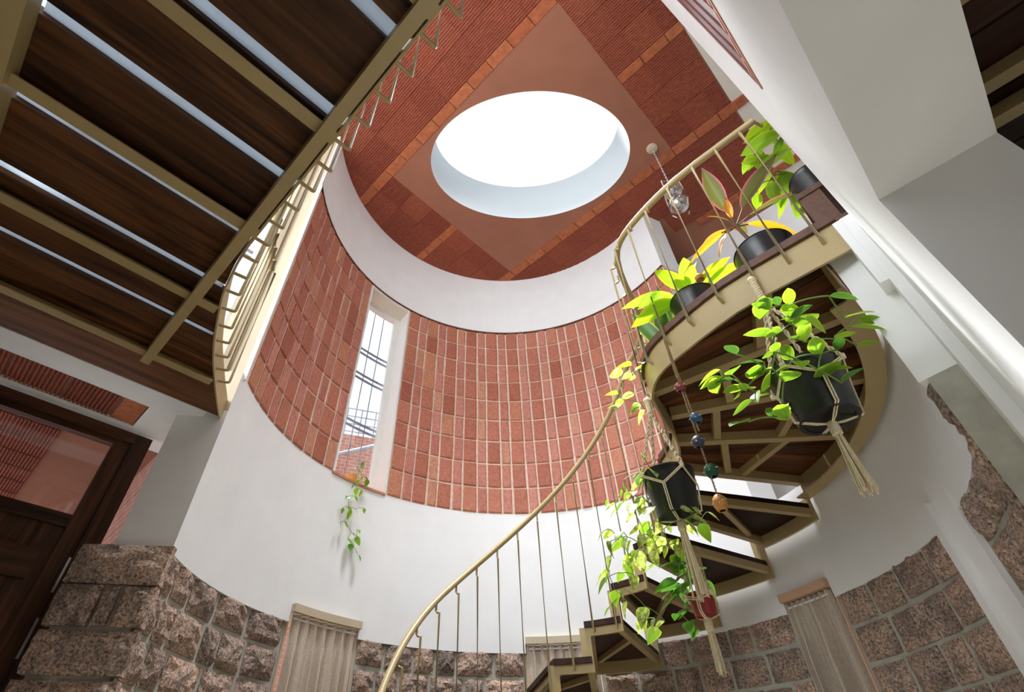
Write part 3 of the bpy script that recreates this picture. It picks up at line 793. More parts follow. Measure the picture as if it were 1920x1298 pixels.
for i in range(4):
    g0, g1 = RIBS[i][1], RIBS[i + 1][0]
    for c in range(3):
        u = g0 + (g1 - g0) * (c + 0.5) / 3
        for k in range(-1, 15):
            v = DV0 + (k - 1.5) * 0.24833
            if DU0 < u < DU1 and DV0 < v < DV1: continue
            ys = 1
            if k == -1: v = -0.178; ys = 0.52
            if not in_view(u, v): continue
            inst('clay_block', CB[0], MT(*UV(u, v, ZC)) @ FR @ Matrix.Diagonal(((g1 - g0) / 3 / 0.286, ys, 1, 1)), ceiling)
# daylight portals
def facing(loc, d):
    return Matrix.Translation(loc) @ Vector(d).to_track_quat('-Z', 'Y').to_matrix().to_4x4()
portal('portal_walkway_window', facing(UV(-0.22, VW + 0.30, (ZU + ZC - 0.5) / 2), UV(0, -1)), 1.5, 2.9)
portal('portal_tall_window', facing(PC(RD + 0.30, 137.7, (ZB + ZT) / 2), PC(-1, 137.7, 0)[:2] + (0,) if False else (-math.cos(R(137.7)), -math.sin(R(137.7)), 0)), 0.5, 2.1)

# ================================================================== WOODEN WALKWAY (left)
wk = empty('wooden_walkway', UV(-0.2, 1.5, ZW), label='dark plank walkway on beige steel frame overhead at left', cat='walkway')
UL = -0.56
WEDGE = [(-9, 0.205), (1.30, 0.205), (1.45, 0.206), (1.585, 0.217), (1.70, 0.235), (1.78, 0.252), (1.91, 0.294), (2.055, 0.343), (2.20, 0.403), (2.35, 0.479), (2.50, 0.558), (2.58, 0.603), (2.66, 0.645)]
def walk_edge_u(v):          # right boundary: straight, then sweeping along the round stairwell
    for (v0, u0), (v1, u1) in zip(WEDGE, WEDGE[1:]):
        if v <= v1: return u0 + (u1 - u0) * (v - v0) / (v1 - v0)
    return WEDGE[-1][1]
GAPS = [-1.07, -0.76, -0.45, -0.14, 0.175, 0.497, 0.807, 1.11, 1.424, 1.735, 2.043, 2.345]
for g0, g1 in zip(GAPS, GAPS[1:] + [2.66]):
    v0, v1 = g0 + 0.024, g1 - 0.024
    if g1 == 2.66: v1 = VW - 0.002
    if g1 == 2.345: v1 = g1 - 0.004
    if g0 == 2.345: v0 = g0 + 0.004
    pts = [UV(UL - 0.10, v1), UV(UL - 0.10, v0)]
    pts += [UV(walk_edge_u(v0 + (v1 - v0) * i / 6) - 0.006, v0 + (v1 - v0) * i / 6) for i in range(7)]
    m = MB().prism([p[:2] for p in pts], ZW, ZW + 0.038)
    make('plank', m, 'dark_wood', wk, MT(*UV(-0.2, (v0 + v1) / 2, ZW)) @ FR)
for g in GAPS[:-1]:
    make('glass_strip', MB().uvbox(UL, walk_edge_u(g) - 0.012, g - 0.026, g + 0.026, ZW + 0.022, ZW + 0.034), 'frosted', wk)
JT = 1.565 + H
for j0, j1 in ((-1.13, -1.085), (-0.64, -0.595), (-0.15, -0.105), (0.345, 0.39), (0.825, 0.87), (1.326, 1.373), (1.80, 1.845), (2.285, 2.33)):
    jj = make('joist', MB().uvbox(UL, walk_edge_u((j0 + j1) / 2) - 0.005, j0, j1, JT, JT + 0.006), 'beige_paint', wk)
    make('joist_web', MB().uvbox(UL, walk_edge_u((j0 + j1) / 2) - 0.005, j1 - 0.006, j1, JT + 0.006, ZW), 'beige_paint', jj)
make('side_beam', MB().uvbox(0.147, 0.187, -2.0, 2.335, JT - 0.03, ZW), 'beige_paint', wk)
make('side_beam', MB().uvbox(UL - 0.10, UL, -2.0, VW - 0.002, JT - 0.035, ZW), 'beige_paint', wk)
# fascia plate along the edge, straight then curved
fp = []
v = -2.0
while v <= VW + 1e-6:
    fp.append((walk_edge_u(v), v)); v += 0.0515
vs = []; fs = []
for (u, v) in fp:
    vs += [UV(u - 0.004, v, ZW - 0.016), UV(u + 0.004, v, ZW - 0.016), UV(u + 0.004, v, ZW + 0.11), UV(u - 0.004, v, ZW + 0.11)]
for i in range(len(fp) - 1):
    b = 4 * i
    for k in range(4): fs.append((b + k, b + 4 + k, b + 4 + (k + 1) % 4, b + (k + 1) % 4))
make('fascia', MB().add(vs, fs), 'beige_paint', wk)
# balusters on hooks
rail_pts = []
HOOKS = [(walk_edge_u(vv), vv) for vv in [0.337 + 0.108 * k for k in range(-14, 9)]]
for vv in (1.31, 1.42, 1.53, 1.64, 1.75, 1.86, 1.97, 2.075, 2.175, 2.27, 2.36):
    HOOKS.append((walk_edge_u(vv), vv))
for (u, v) in HOOKS:
    x, y, _ = UV(u, v)
    du = (walk_edge_u(v + 0.03) - walk_edge_u(v - 0.03)) / 0.06; l = math.hypot(1, du); nx, ny, _ = UV(1 / l, -du / l)
    zb = ZW + 0.012; o = 0.058
    path = [(x, y, zb), (x + nx * (o - 0.008), y + ny * (o - 0.008), zb), (x + nx * (o - 0.002), y + ny * (o - 0.002), zb + 0.002), (x + nx * o, y + ny * o, zb + 0.008), (x + nx * o, y + ny * o, zb + 0.86), (x + nx * (o - 0.03), y + ny * (o - 0.03), zb + 0.88)]
    make('baluster', MB().tube(path, 0.0068, 7), 'beige_paint', wk, smooth=True)
    rail_pts.append((x + nx * (o - 0.03), y + ny * (o - 0.03), zb + 0.89))
make('handrail', MB().tube(sorted(rail_pts, key=lambda p: uvof(p)[1]), 0.02, 10), 'beige_paint', wk, smooth=True)

# ================================================================== SECOND WALKWAY (right, through the doorway)
w2 = empty('wooden_gallery', UV(1.5, -1.2, 1.6 + H), label='dark plank gallery seen beyond the doorway at the right', cat='walkway')
for i in range(8):
    u0 = 0.62 + i * 0.235
    make('plank', MB().uvbox(u0, u0 + 0.225, -2.6, -0.42, 1.62 + H, 1.66 + H), 'step_wood', w2, MT(*UV(u0, -1.5, 1.62 + H)) @ rotz(R(135)))
for u0 in (0.70, 1.13, 1.455, 1.60, 2.0):
    make('joist', MB().uvbox(u0, u0 + 0.045, -2.6, -0.42, 1.57 + H, 1.62 + H), 'beige_paint', w2)

# ================================================================== STAIRCASE
st = empty('spiral_staircase', (CX, CY, 0), label='curved steel staircase with dark wooden treads, landing and beige railing', cat='staircase')
RI, RO = 0.765, 1.655
def TZ(k): return H + (1.55 if k == 0 else 1.53 - 0.173 * k)
def ain(k): return 6.5 + 14.75 * (k - 1)
def aout(k): return 10.6 + 15.6 * (k - 1)
def line_pt(k, r, off=0.0):
    t = (r - RI) / (RO - RI); return ain(k) + (aout(k) - ain(k)) * t + off / (r * math.pi / 180)
def bar(p, q, w, z0, z1):
    d = Vector((q[0] - p[0], q[1] - p[1], 0)); d.normalize(); nrm = Vector((-d.y, d.x, 0)) * (w / 2)
    return MB().hexa([(p[0] - nrm.x, p[1] - nrm.y, z0), (q[0] - nrm.x, q[1] - nrm.y, z0), (q[0] + nrm.x, q[1] + nrm.y, z0), (p[0] + nrm.x, p[1] + nrm.y, z0),
                      (p[0] - nrm.x, p[1] - nrm.y, z1), (q[0] - nrm.x, q[1] - nrm.y, z1), (q[0] + nrm.x, q[1] + nrm.y, z1), (p[0] + nrm.x, p[1] + nrm.y, z1)])
NT = 15
for k in range(1, NT + 1):
    T = TZ(k); z1 = T - 0.03; z0 = z1 - 0.04
    # wooden tread
    inn = [PC(RI - 0.02, ain(k) + 0.3 + (ain(k + 1) - ain(k) + 1.6) * i / 5) for i in range(6)]
    out = [PC(RO - 0.004, aout(k) + 0.2 + (aout(k + 1) - aout(k) + 1.0) * i / 5) for i in range(6)]
    am = (ain(k) + aout(k)) / 2 + 7.5
    tr = make('tread', MB().prism([p[:2] for p in inn + out[::-1]], z1, T), 'step_wood', st, MT(*PC((RI + RO) / 2, am, z1)) @ rotz(R(am)))
    # frame bars under the tread
    for kk, off in ((k, 0.022), (k + 1, -0.004)):
        p = PC(RI, line_pt(kk, RI, off)); q = PC(RO, line_pt(kk, RO, off))
        make('frame_bar', bar(p, q, 0.036, z0, z1), 'beige_paint', tr)
    p = PC(1.02, line_pt(k, 1.02, 0.03)); q = PC(RO - 0.14, line_pt(k + 1, RO - 0.14, -0.02))
    make('frame_brace', bar(p, q, 0.03, z0 + 0.012, z1), 'beige_paint', tr)
    make('frame_bar', MB().arc(RI - 0.008, RI + 0.008, ain(k) - 0.2, ain(k + 1) + 0.2, z0 - 0.004, z1), 'beige_paint', tr)
    make('frame_bar', MB().arc(RO - 0.014, RO + 0.004, aout(k) - 0.2, aout(k + 1) + 0.2, z0 - 0.03, z1), 'beige_paint', tr)
    # riser plates of the stepped stringers up to the next tread
    Tn = TZ(k - 1) - 0.03 - (0.13 if k == 1 else 0)
    make('stringer_plate', MB().arc(RI - 0.008, RI + 0.008, ain(k) - 0.2, ain(k) + 4.4, z1, Tn), 'beige_paint', st)
    make('stringer_plate', MB().arc(RO - 0.014, RO + 0.004, aout(k) - 0.2, aout(k) + 2.4, z1, Tn), 'beige_paint', st)
# landing
EDGE = [PC(RI, 7.5 - i * 3.8)[:2] for i in range(13)] + [(0.768, 1.86), (0.757, 1.80), (0.752, 1.745), (0.757, 1.694), (0.771, 1.645), (0.793, 1.598), (0.822, 1.543), (0.86, 1.475), (0.905, 1.40), (0.955, 1.325), UV(1.605, 0.15)[:2], UV(1.605, 0.0)[:2], UV(1.605, -0.15)[:2]]
OUT = [PC(RO + 0.015, A_R + 1.0 + i * (10.6 - A_R - 1.0) / 16)[:2] for i in range(17)]
deck = EDGE + OUT
Z0 = TZ(0)
nxt = -46.0
angs = [10.6, 1.0, -8.5, -18.0, -27.5, -37.0, -46.0]
def half_ray(a):      # keep side with larger angle: points left of ray
    ca, sa = math.cos(R(a)), math.sin(R(a)); return ca, sa
for a1, a0 in zip(angs, angs[1:]):
    inn = [PC(RI - 0.015, a0 + 0.25 + (a1 - a0 - 0.5) * i / 4) for i in range(5)]
    if a0 < -40: inn = [(0.775, 1.93, 0)] + inn[1:]
    out = [PC(RO + 0.01, a0 + 0.1 + (a1 - a0 - 0.2) * i / 4) for i in range(5)]
    am = (a0 + a1) / 2
    make('landing_plank', MB().prism([p[:2] for p in inn + out[::-1]], Z0 - 0.035, Z0), 'tread_wood', st, MT(*PC(1.2, am, Z0 - 0.035)) @ rotz(R(am)))
# last part of the deck, planks parallel to the ray at -46 degrees
ca, sa = math.cos(R(-46)), math.sin(R(-46)); nx, ny = sa, -ca         # pointing to decreasing angles
last = [PC(RI - 0.015, -46)[:2], (0.775, 1.93)] + EDGE[13:] + [PC(RO + 0.015, A_R + 1.0 + i * (-46 - A_R - 1.0) / 5)[:2] for i in range(6)]
for i in range(6):
    d0, d1 = 0.16 * i + 0.003, 0.16 * (i + 1) - 0.003
    c0 = nx * CX + ny * CY
    pg = clip_poly(clip_poly(last, nx, ny, c0 + d1), -nx, -ny, -(c0 + d0))
    if len(pg) > 2:
        cx_ = sum(p[0] for p in pg) / len(pg); cy_ = sum(p[1] for p in pg) / len(pg)
        make('landing_plank', MB().prism(pg, Z0 - 0.035, Z0), 'tread_wood', st, MT(cx_, cy_, Z0 - 0.035) @ rotz(R(-46)))
def strip(path, off, th, z0, z1):
    vs = []; fs = []; n = len(path)
    for i, p in enumerate(path):
        a, b = Vector(path[max(i - 1, 0)]), Vector(path[min(i + 1, n - 1)]); d = (b - a).normalized(); nn = Vector((d.y, -d.x))
        q0 = Vector(p) + nn * off; q1 = Vector(p) + nn * (off + th)
        vs += [(q0.x, q0.y, z0), (q1.x, q1.y, z0), (q1.x, q1.y, z1), (q0.x, q0.y, z1)]
    for i in range(n - 1):
        b = 4 * i
        for k in range(4): fs.append((b + k, b + (k + 1) % 4, b + 4 + (k + 1) % 4, b + 4 + k))
    fs += [(3, 2, 1, 0), (4 * n - 4, 4 * n - 3, 4 * n - 2, 4 * n - 1)]
    return MB().add(vs, fs)
ZLB = 1.38 + H
make('landing_fascia', strip(EDGE, 0.0, 0.01, ZLB, Z0 - 0.03), 'beige_paint', st, smooth=True)
make('landing_nosing', strip(EDGE, 0.004, 0.02, Z0 - 0.03, Z0 + 0.004), 'wood_edge', st, smooth=True)
make('landing_rim', MB().arc(RO - 0.012, RO + 0.006, A_R + 3, 10.6, ZLB, Z0 - 0.035), 'beige_paint', st)
make('landing_rim_flange', MB().arc(RO - 0.075, RO - 0.012, A_R + 6, 10.6, ZLB, ZLB + 0.008), 'beige_paint', st)
for ai, ao in ((8.0, 10.2), (-12.5, -8.0), (-32.0, -25.5), (-49.0, -43.0)):
    p = PC(RI + 0.01, ai); q = PC(RO - 0.02, ao)
    make('landing_joist', bar(p, q, 0.042, Z0 - 0.085, Z0 - 0.035), 'beige_paint', st)
def flat(p, q, w): return make('landing_brace', bar(p, q, w, Z0 - 0.075, Z0 - 0.035), 'beige_paint', st)
flat(PC(1.02, -9), PC(1.15, 8), 0.035)
flat(PC(1.35, -8), PC(1.25, 9), 0.035)
flat(PC(0.98, -28), PC(0.98, -11), 0.035)
flat(PC(1.38, -25), PC(1.30, -9), 0.035)
flat(PC(1.12, -45), PC(1.05, -29), 0.035)
flat(UV(1.605, 0.13), PC(1.30, -45.0), 0.062)
flat(PC(1.36, -27), PC(1.34, -44), 0.05)

# railing
def rail_z(a): return H + min(2.33, 2.44 - 0.01186 * (a - 6.5) - (0.00009 * max(0, a - 132) ** 2))
rail = []
a = 178.0
while a > 8:
    rail.append(PC(RI - 0.012, a, rail_z(a))); a -= 3.0
for (x, y) in EDGE[0:]:
    if y < -90: continue
    rail.append((x, y, H + 2.33))
# smooth the junction between flight and landing
for _ in range(3):
    rail = [rail[0]] + [tuple((rail[i - 1][k] + 2 * rail[i][k] + rail[i + 1][k]) / 4 for k in range(3)) for i in range(1, len(rail) - 1)] + [rail[-1]]
make('handrail', MB().tube(rail, 0.0165, 12), 'beige_paint', st, smooth=True)
make('rail_bracket', MB().tube([rail[-1], UV(1.66, -0.17, H + 2.33)], 0.007, 6), 'beige_paint', st)
def baluster(x, y, zb, zt, nx, ny, hook=True):
    o = 0.028
    if hook: path = [(x, y, zb), (x + nx * o, y + ny * o, zb + 0.012), (x + nx * o, y + ny * o, zt - 0.055), (x + nx * 0.012, y + ny * 0.012, zt - 0.052), (x, y, zt - 0.04), (x, y, zt)]
    else: path = [(x, y, zb), (x + nx * 0.01, y + ny * 0.01, zb + 0.02), (x + nx * 0.012, y + ny * 0.012, zt - 0.06), (x, y, zt - 0.05), (x, y, zt)]
    make('baluster', MB().tube(path, 0.0062, 7), 'beige_paint', st, smooth=True)
for i in range(14):
    a = 22.0 + i * 10.35
    k = int((a - 6.5) // 14.75) + 1
    x, y, _ = PC(RI - 0.012, a)
    baluster(x, y, TZ(k) - 0.055, rail_z(a) - 0.012, -math.cos(R(a)), -math.sin(R(a)), hook=(a > 118 or a < 30))
LB_ = [(1.183, 1.069), (1.1075, 1.16), (1.016, 1.236), (0.930, 1.344), (0.846, 1.462), (0.782, 1.575), (0.744, 1.70), (0.757, 1.825), (0.792, 1.925), (0.868, 2.02), (0.94, 2.13), (0.99, 2.24), (1.028, 2.36), (1.046, 2.49)]
for (x, y) in LB_:
    # outward normal (away from the landing)
    best = min(range(1, len(EDGE) - 1), key=lambda i: (EDGE[i][0] - x) ** 2 + (EDGE[i][1] - y) ** 2)
    a, b = Vector(EDGE[best - 1]), Vector(EDGE[best + 1]); d = (b - a).normalized(); nx, ny = d.y, -d.x
    ex, ey = EDGE[best]
    pr_ = Vector((x - ex, y - ey)).dot(d); px, py = ex + d.x * pr_, ey + d.y * pr_
    sgn = 1 if (nx * (0.2 - px) + ny * (1.6 - py)) > 0 else -1
    nx *= sgn; ny *= sgn
    baluster(px + nx * 0.006, py + ny * 0.006, H + 1.455, H + 2.318, nx, ny, True)

# ================================================================== PLANTS, POTS, HANGERS
def leaf_mesh(name, mat, prof, fold=0.25, droop=0.15, cols=3, rows=7, wave=0.0, notch=0.0):
    """blade along +Y (length 1), across X, normal +Z"""
    vs = []; uv = []; fs = []
    xs = [-1, 0, 1] if cols == 3 else [-1, -0.5, 0, 0.5, 1]
    for k in range(rows + 1):
        t = k / rows; w = prof(t)
        for x in xs:
            z = -abs(x) * w * -fold - droop * t * t + wave * math.sin(t * 9 + x * 1.3) * abs(x)
            vs.append((x * w, t - notch * abs(x) * (1 - t) * (t < 0.3), z)); uv.append((abs(x), t))
    n = len(xs)
    for k in range(rows):
        for i in range(n - 1): fs.append((k * n + i, k * n + i + 1, (k + 1) * n + i + 1, (k + 1) * n + i))
    me = bpy.data.meshes.new(name); me.from_pydata(vs, [], fs); me.update(); me.materials.append(MATS[mat])
    l = me.uv_layers.new(name='UVMap')
    for lp in me.loops: l.data[lp.index].uv = uv[lp.vertex_index]
    me.shade_smooth(); return me
oval = lambda wd: (lambda t: wd * (math.sin(math.pi * min(1, t ** 0.85)) ** 0.8 if 0 < t < 1 else 0.012))
heart = lambda wd: (lambda t: wd * max(0.012, (math.sin(math.pi * t ** 0.62)) ** 0.9 if 0 < t < 1 else 0.012))
lance = lambda wd: (lambda t: wd * max(0.03, math.sin(math.pi * t ** 0.8) ** 1.0 if t < 1 else 0.01))
sword = lambda wd: (lambda t: wd * (0.55 + 0.45 * math.sin(math.pi * min(1, t * 1.1))) * (1 if t < 0.75 else max(0.02, (1 - t) / 0.25)))
LM = {
 'hoya': [leaf_mesh('leaf', 'leaf_hoya', oval(0.27), 0.2, d) for d in (0.05, 0.2)] + [leaf_mesh('leaf', 'leaf_hoya_dark', oval(0.26), 0.3, 0.12)],
 'pothos': [leaf_mesh('leaf', 'leaf_pothos', heart(0.34), 0.25, d) for d in (0.1, 0.3)] + [leaf_mesh('leaf', 'leaf_hoya', heart(0.32), 0.3, 0.2)],
 'green': [leaf_mesh('leaf', 'leaf_green', heart(0.31), 0.25, d) for d in (0.1, 0.3)],
 'broad': [leaf_mesh('leaf', 'leaf_broad', oval(0.24), 0.2, 0.2, 5, 8), leaf_mesh('leaf', 'leaf_yellow', oval(0.24), 0.15, 0.15, 5, 8)],
 'yellow': [leaf_mesh('leaf', 'leaf_yellow', oval(0.26), 0.18, 0.2, 5, 8)],
 'cordy_g': [leaf_mesh('leaf', 'leaf_cordy_green', lance(0.125), 0.3, 0.1, 5, 9)],
 'cordy_o': [leaf_mesh('leaf', 'leaf_cordy_orange', lance(0.14), 0.3, 0.25, 5, 9)],
 'snake': [leaf_mesh('leaf', 'leaf_snake', sword(0.12), 0.35, 0.05, 5, 9)],
 'sill': [leaf_mesh('leaf', 'leaf_green', heart(0.30), 0.25, 0.2), leaf_mesh('leaf', 'leaf_hoya', heart(0.30), 0.25, 0.2)],
}
def orient(base, d, up, size):
    y = Vector(d).normalized(); x = y.cross(Vector(up))
    if x.length < 1e-3: x = y.orthogonal()
    x.normalize(); z = x.cross(y)
    M = Matrix(((x.x, y.x, z.x, base[0]), (x.y, y.y, z.y, base[1]), (x.z, y.z, z.z, base[2]), (0, 0, 0, 1)))
    return M @ Matrix.Scale(size, 4)
def hull(p, q, sag=0.0, n=5):
    p, q = Vector(p), Vector(q); out = []
    for i in range(n + 1):
        t = i / n; v = p.lerp(q, t); v.z += sag * 4 * t * (1 - t); out.append(v)
    return out
def pot(parent, c, rt, rb, h, mat='black_pot', name='pot'):
    prof = [(0.0, 0.004), (rb * 0.8, 0.004), (rb * 0.85, 0.0), (rb, 0.0), (rb + (rt - rb) * 0.78, h * 0.80), (rt * 0.955, h * 0.83), (rt * 0.975, h * 0.97), (rt, h * 0.985), (rt, h), (rt * 0.94, h), (rt * 0.90, h * 0.82), (rt * 0.88, h * 0.80)]
    o = make(name, MB().lathe(prof, c, 36), mat, parent, smooth=True)
    make('soil', MB().lathe([(rt * 0.89, h * 0.86), (rt * 0.5, h * 0.9), (0.001, h * 0.91)], c, 20), 'soil', parent, smooth=True)
    return o
def tree_stems(parent, root, pts, r, mat, maxlen=1.0, sag=0.01):
    """branching stems joining every leaf base to the pot, one mesh"""
    nodes = [Vector(root)]; todo = [Vector(p) for p in pts]; m = MB()
    while todo:
        bi, bj, bd = 0, 0, 1e9
        for i, t in enumerate(todo):
            for j, nn in enumerate(nodes):
                d = (t - nn).length * (1.0 if j else 1.15)
                if d < bd: bi, bj, bd = i, j, d
        t = todo.pop(bi); nn = nodes[bj]
        m.tube(hull(nn, t, sag * min(1, bd * 8), 4), r, 5); nodes.append(t)
    return make('stem', m, mat, parent, smooth=True)
def denser(pts, n, seed, j=0.05):
    r_ = random.Random(seed); return list(pts) + [tuple(c + r_.uniform(-j, j) for c in r_.choice(pts)) for _ in range(n)]
def leafy(parent, pts, root, kind, size, seed, droop=0.5, stem='stem_green', sr=0.0022, weights=None, sag=0.01, spread=1.0):
    r_ = random.Random(seed); bases = []
    for p in pts:
        p = Vector((p[0], p[1], p[2] + H)); out = Vector((p.x - root[0], p.y - root[1], 0))
        if uvof(p)[0] < 1.66 and uvof(p)[1] < -0.10: continue
        if out.length < 1e-3: out = Vector((1, 0, 0))
        out.normalize()
        d = (out * spread + Vector((r_.uniform(-.8, .8), r_.uniform(-.8, .8), r_.uniform(-.5, .35) - droop))).normalized()
        s = size * r_.uniform(0.6, 1.25)
        up = Vector((r_.uniform(-.5, .5), r_.uniform(-.5, .5), 1.0))
        b = p - d * s * 0.5
        ms = LM[kind]; k = r_.choices(range(len(ms)), weights)[0] if weights else r_.randrange(len(ms))
        inst('leaf', ms[k], orient(b, d, up, s), parent); bases.append(b)
    tree_stems(parent, root, bases, sr, stem, sag=sag)
HOYA = [(0.910,1.022,1.135),(0.886,1.045,1.142),(0.847,1.066,1.134),(0.920,1.108,1.128),(0.870,1.110,1.072),(0.849,1.136,1.093),(0.686,1.049,0.951),(0.731,1.150,0.958),(0.744,1.238,0.990),(0.757,1.228,0.923),(0.795,1.288,0.925),(0.714,1.199,0.812),(0.887,1.115,0.996),(0.795,1.120,0.932),(0.870,1.159,0.968),(0.955,1.063,1.078),(0.924,1.001,0.998),(1.006,1.063,0.984),(1.068,1.013,1.054),(1.181,1.124,1.104),(1.095,1.120,1.069),(0.989,1.105,0.925),(0.997,1.189,1.003),(0.805,1.184,0.835),(0.910,1.248,0.893),(0.833,1.185,0.831),(0.875,1.070,0.921),(0.946,1.135,1.080),(0.767,1.121,0.921),(0.753,1.148,0.893),(0.888,1.244,0.994),(0.983,1.124,1.092),(0.951,1.078,0.988),(0.876,1.186,1.049),(0.788,1.143,0.984),(0.827,1.232,0.926),(0.825,1.068,0.977)]
POTHOS = [(0.641,1.824,1.009),(0.663,1.788,0.989),(0.603,1.867,0.969),(0.564,1.887,0.931),(0.532,1.772,0.913),(0.485,1.849,0.847),(0.456,1.796,0.857),(0.549,1.802,0.847),(0.575,1.802,0.828),(0.620,1.830,0.853),(0.563,1.897,0.852),(0.494,1.849,0.763),(0.481,1.954,0.809),(0.440,1.900,0.787),(0.522,1.914,0.765),(0.566,2.011,0.781),(0.482,1.963,0.753),(0.469,1.966,0.712),(0.591,1.978,0.737),(0.625,1.939,0.831),(0.613,1.883,0.739),(0.699,2.021,0.806),(0.662,1.894,0.720),(0.664,2.024,0.750),(0.728,1.959,0.842),(0.782,1.791,0.828),(0.897,1.922,0.868),(0.798,1.893,0.801),(0.850,1.933,0.808),(0.796,1.810,0.805),(0.753,1.824,0.799),(0.719,1.915,0.733),(0.578,2.095,0.723),(0.434,1.983,0.665),(0.480,2.077,0.696),(0.470,2.125,0.685),(0.519,2.164,0.646),(0.525,2.054,0.623),(0.464,2.096,0.581),(0.536,2.124,0.592),(0.586,2.093,0.683),(0.584,2.068,0.554),(0.619,2.198,0.565),(0.659,2.209,0.565),(0.662,2.250,0.535),(0.637,2.078,0.526),(0.656,1.994,0.828),(0.581,1.876,0.755),(0.569,1.890,0.798),(0.733,1.968,0.778),(0.776,2.048,0.765),(0.564,1.793,0.901),(0.533,1.920,0.902),(0.498,1.956,0.775),(0.654,1.890,0.791)]
GREEN3 = [(0.693,1.961,0.703),(0.706,1.960,0.684),(0.720,1.970,0.659),(0.668,1.996,0.642),(0.706,2.059,0.653),(0.749,2.101,0.654),(0.693,2.033,0.604),(0.674,2.037,0.583),(0.774,2.113,0.640),(0.747,2.001,0.693),(0.764,1.971,0.706),(0.803,1.968,0.684),(0.848,2.052,0.647),(0.736,2.151,0.575),(0.771,2.136,0.537),(0.791,2.155,0.512),(0.737,1.984,0.640),(0.803,2.058,0.688)]
RAILV = [(0.632,1.761,1.498),(0.609,1.820,1.502),(0.674,1.855,1.515),(0.678,1.808,1.462),(0.599,1.902,1.449),(0.677,1.930,1.452),(0.628,1.926,1.409),(0.604,1.947,1.410),(0.688,1.897,1.364),(0.722,1.794,1.521),(0.725,1.757,1.520),(0.755,1.837,1.536),(0.717,1.939,1.346)]
CPOT = [(1.074,0.949,2.136),(1.195,1.008,2.185),(1.239,1.008,2.155),(1.156,1.098,2.084),(1.163,1.007,2.074),(1.161,1.058,2.027),(1.297,1.057,2.078),(1.245,1.021,2.064),(1.212,1.136,1.904),(1.256,1.184,1.875),(1.283,1.134,1.876),(1.303,1.124,1.934),(1.212,1.162,2.018),(1.195,1.211,1.961),(1.279,1.115,1.995),(1.349,1.152,1.929),(1.366,1.189,1.857),(1.188,1.031,1.974),(1.101,0.947,2.101)]
SILL = [(-0.985,3.571,2.017),(-0.937,3.628,2.025),(-0.955,3.607,1.983),(-0.933,3.632,1.950),(-0.893,3.675,1.964),(-0.898,3.669,1.935),(-0.956,3.606,1.905),(-0.952,3.610,1.834),(-0.924,3.642,1.838),(-0.997,3.556,1.763),(-0.968,3.591,1.788),(-0.939,3.625,1.782),(-0.971,3.588,1.687),(-0.927,3.638,1.693),(-0.970,3.589,1.643),(-1.008,3.542,1.652),(-1.003,3.548,1.548),(-0.973,3.586,1.570),(-0.885,3.683,1.717),(-0.898,3.669,1.559),(-0.920,3.646,1.516),(-0.929,3.637,1.464),(-0.894,3.674,1.485),(-0.929,3.636,1.428),(-0.869,3.699,1.382),(-0.978,3.579,1.862),(-0.942,3.621,2.069)]

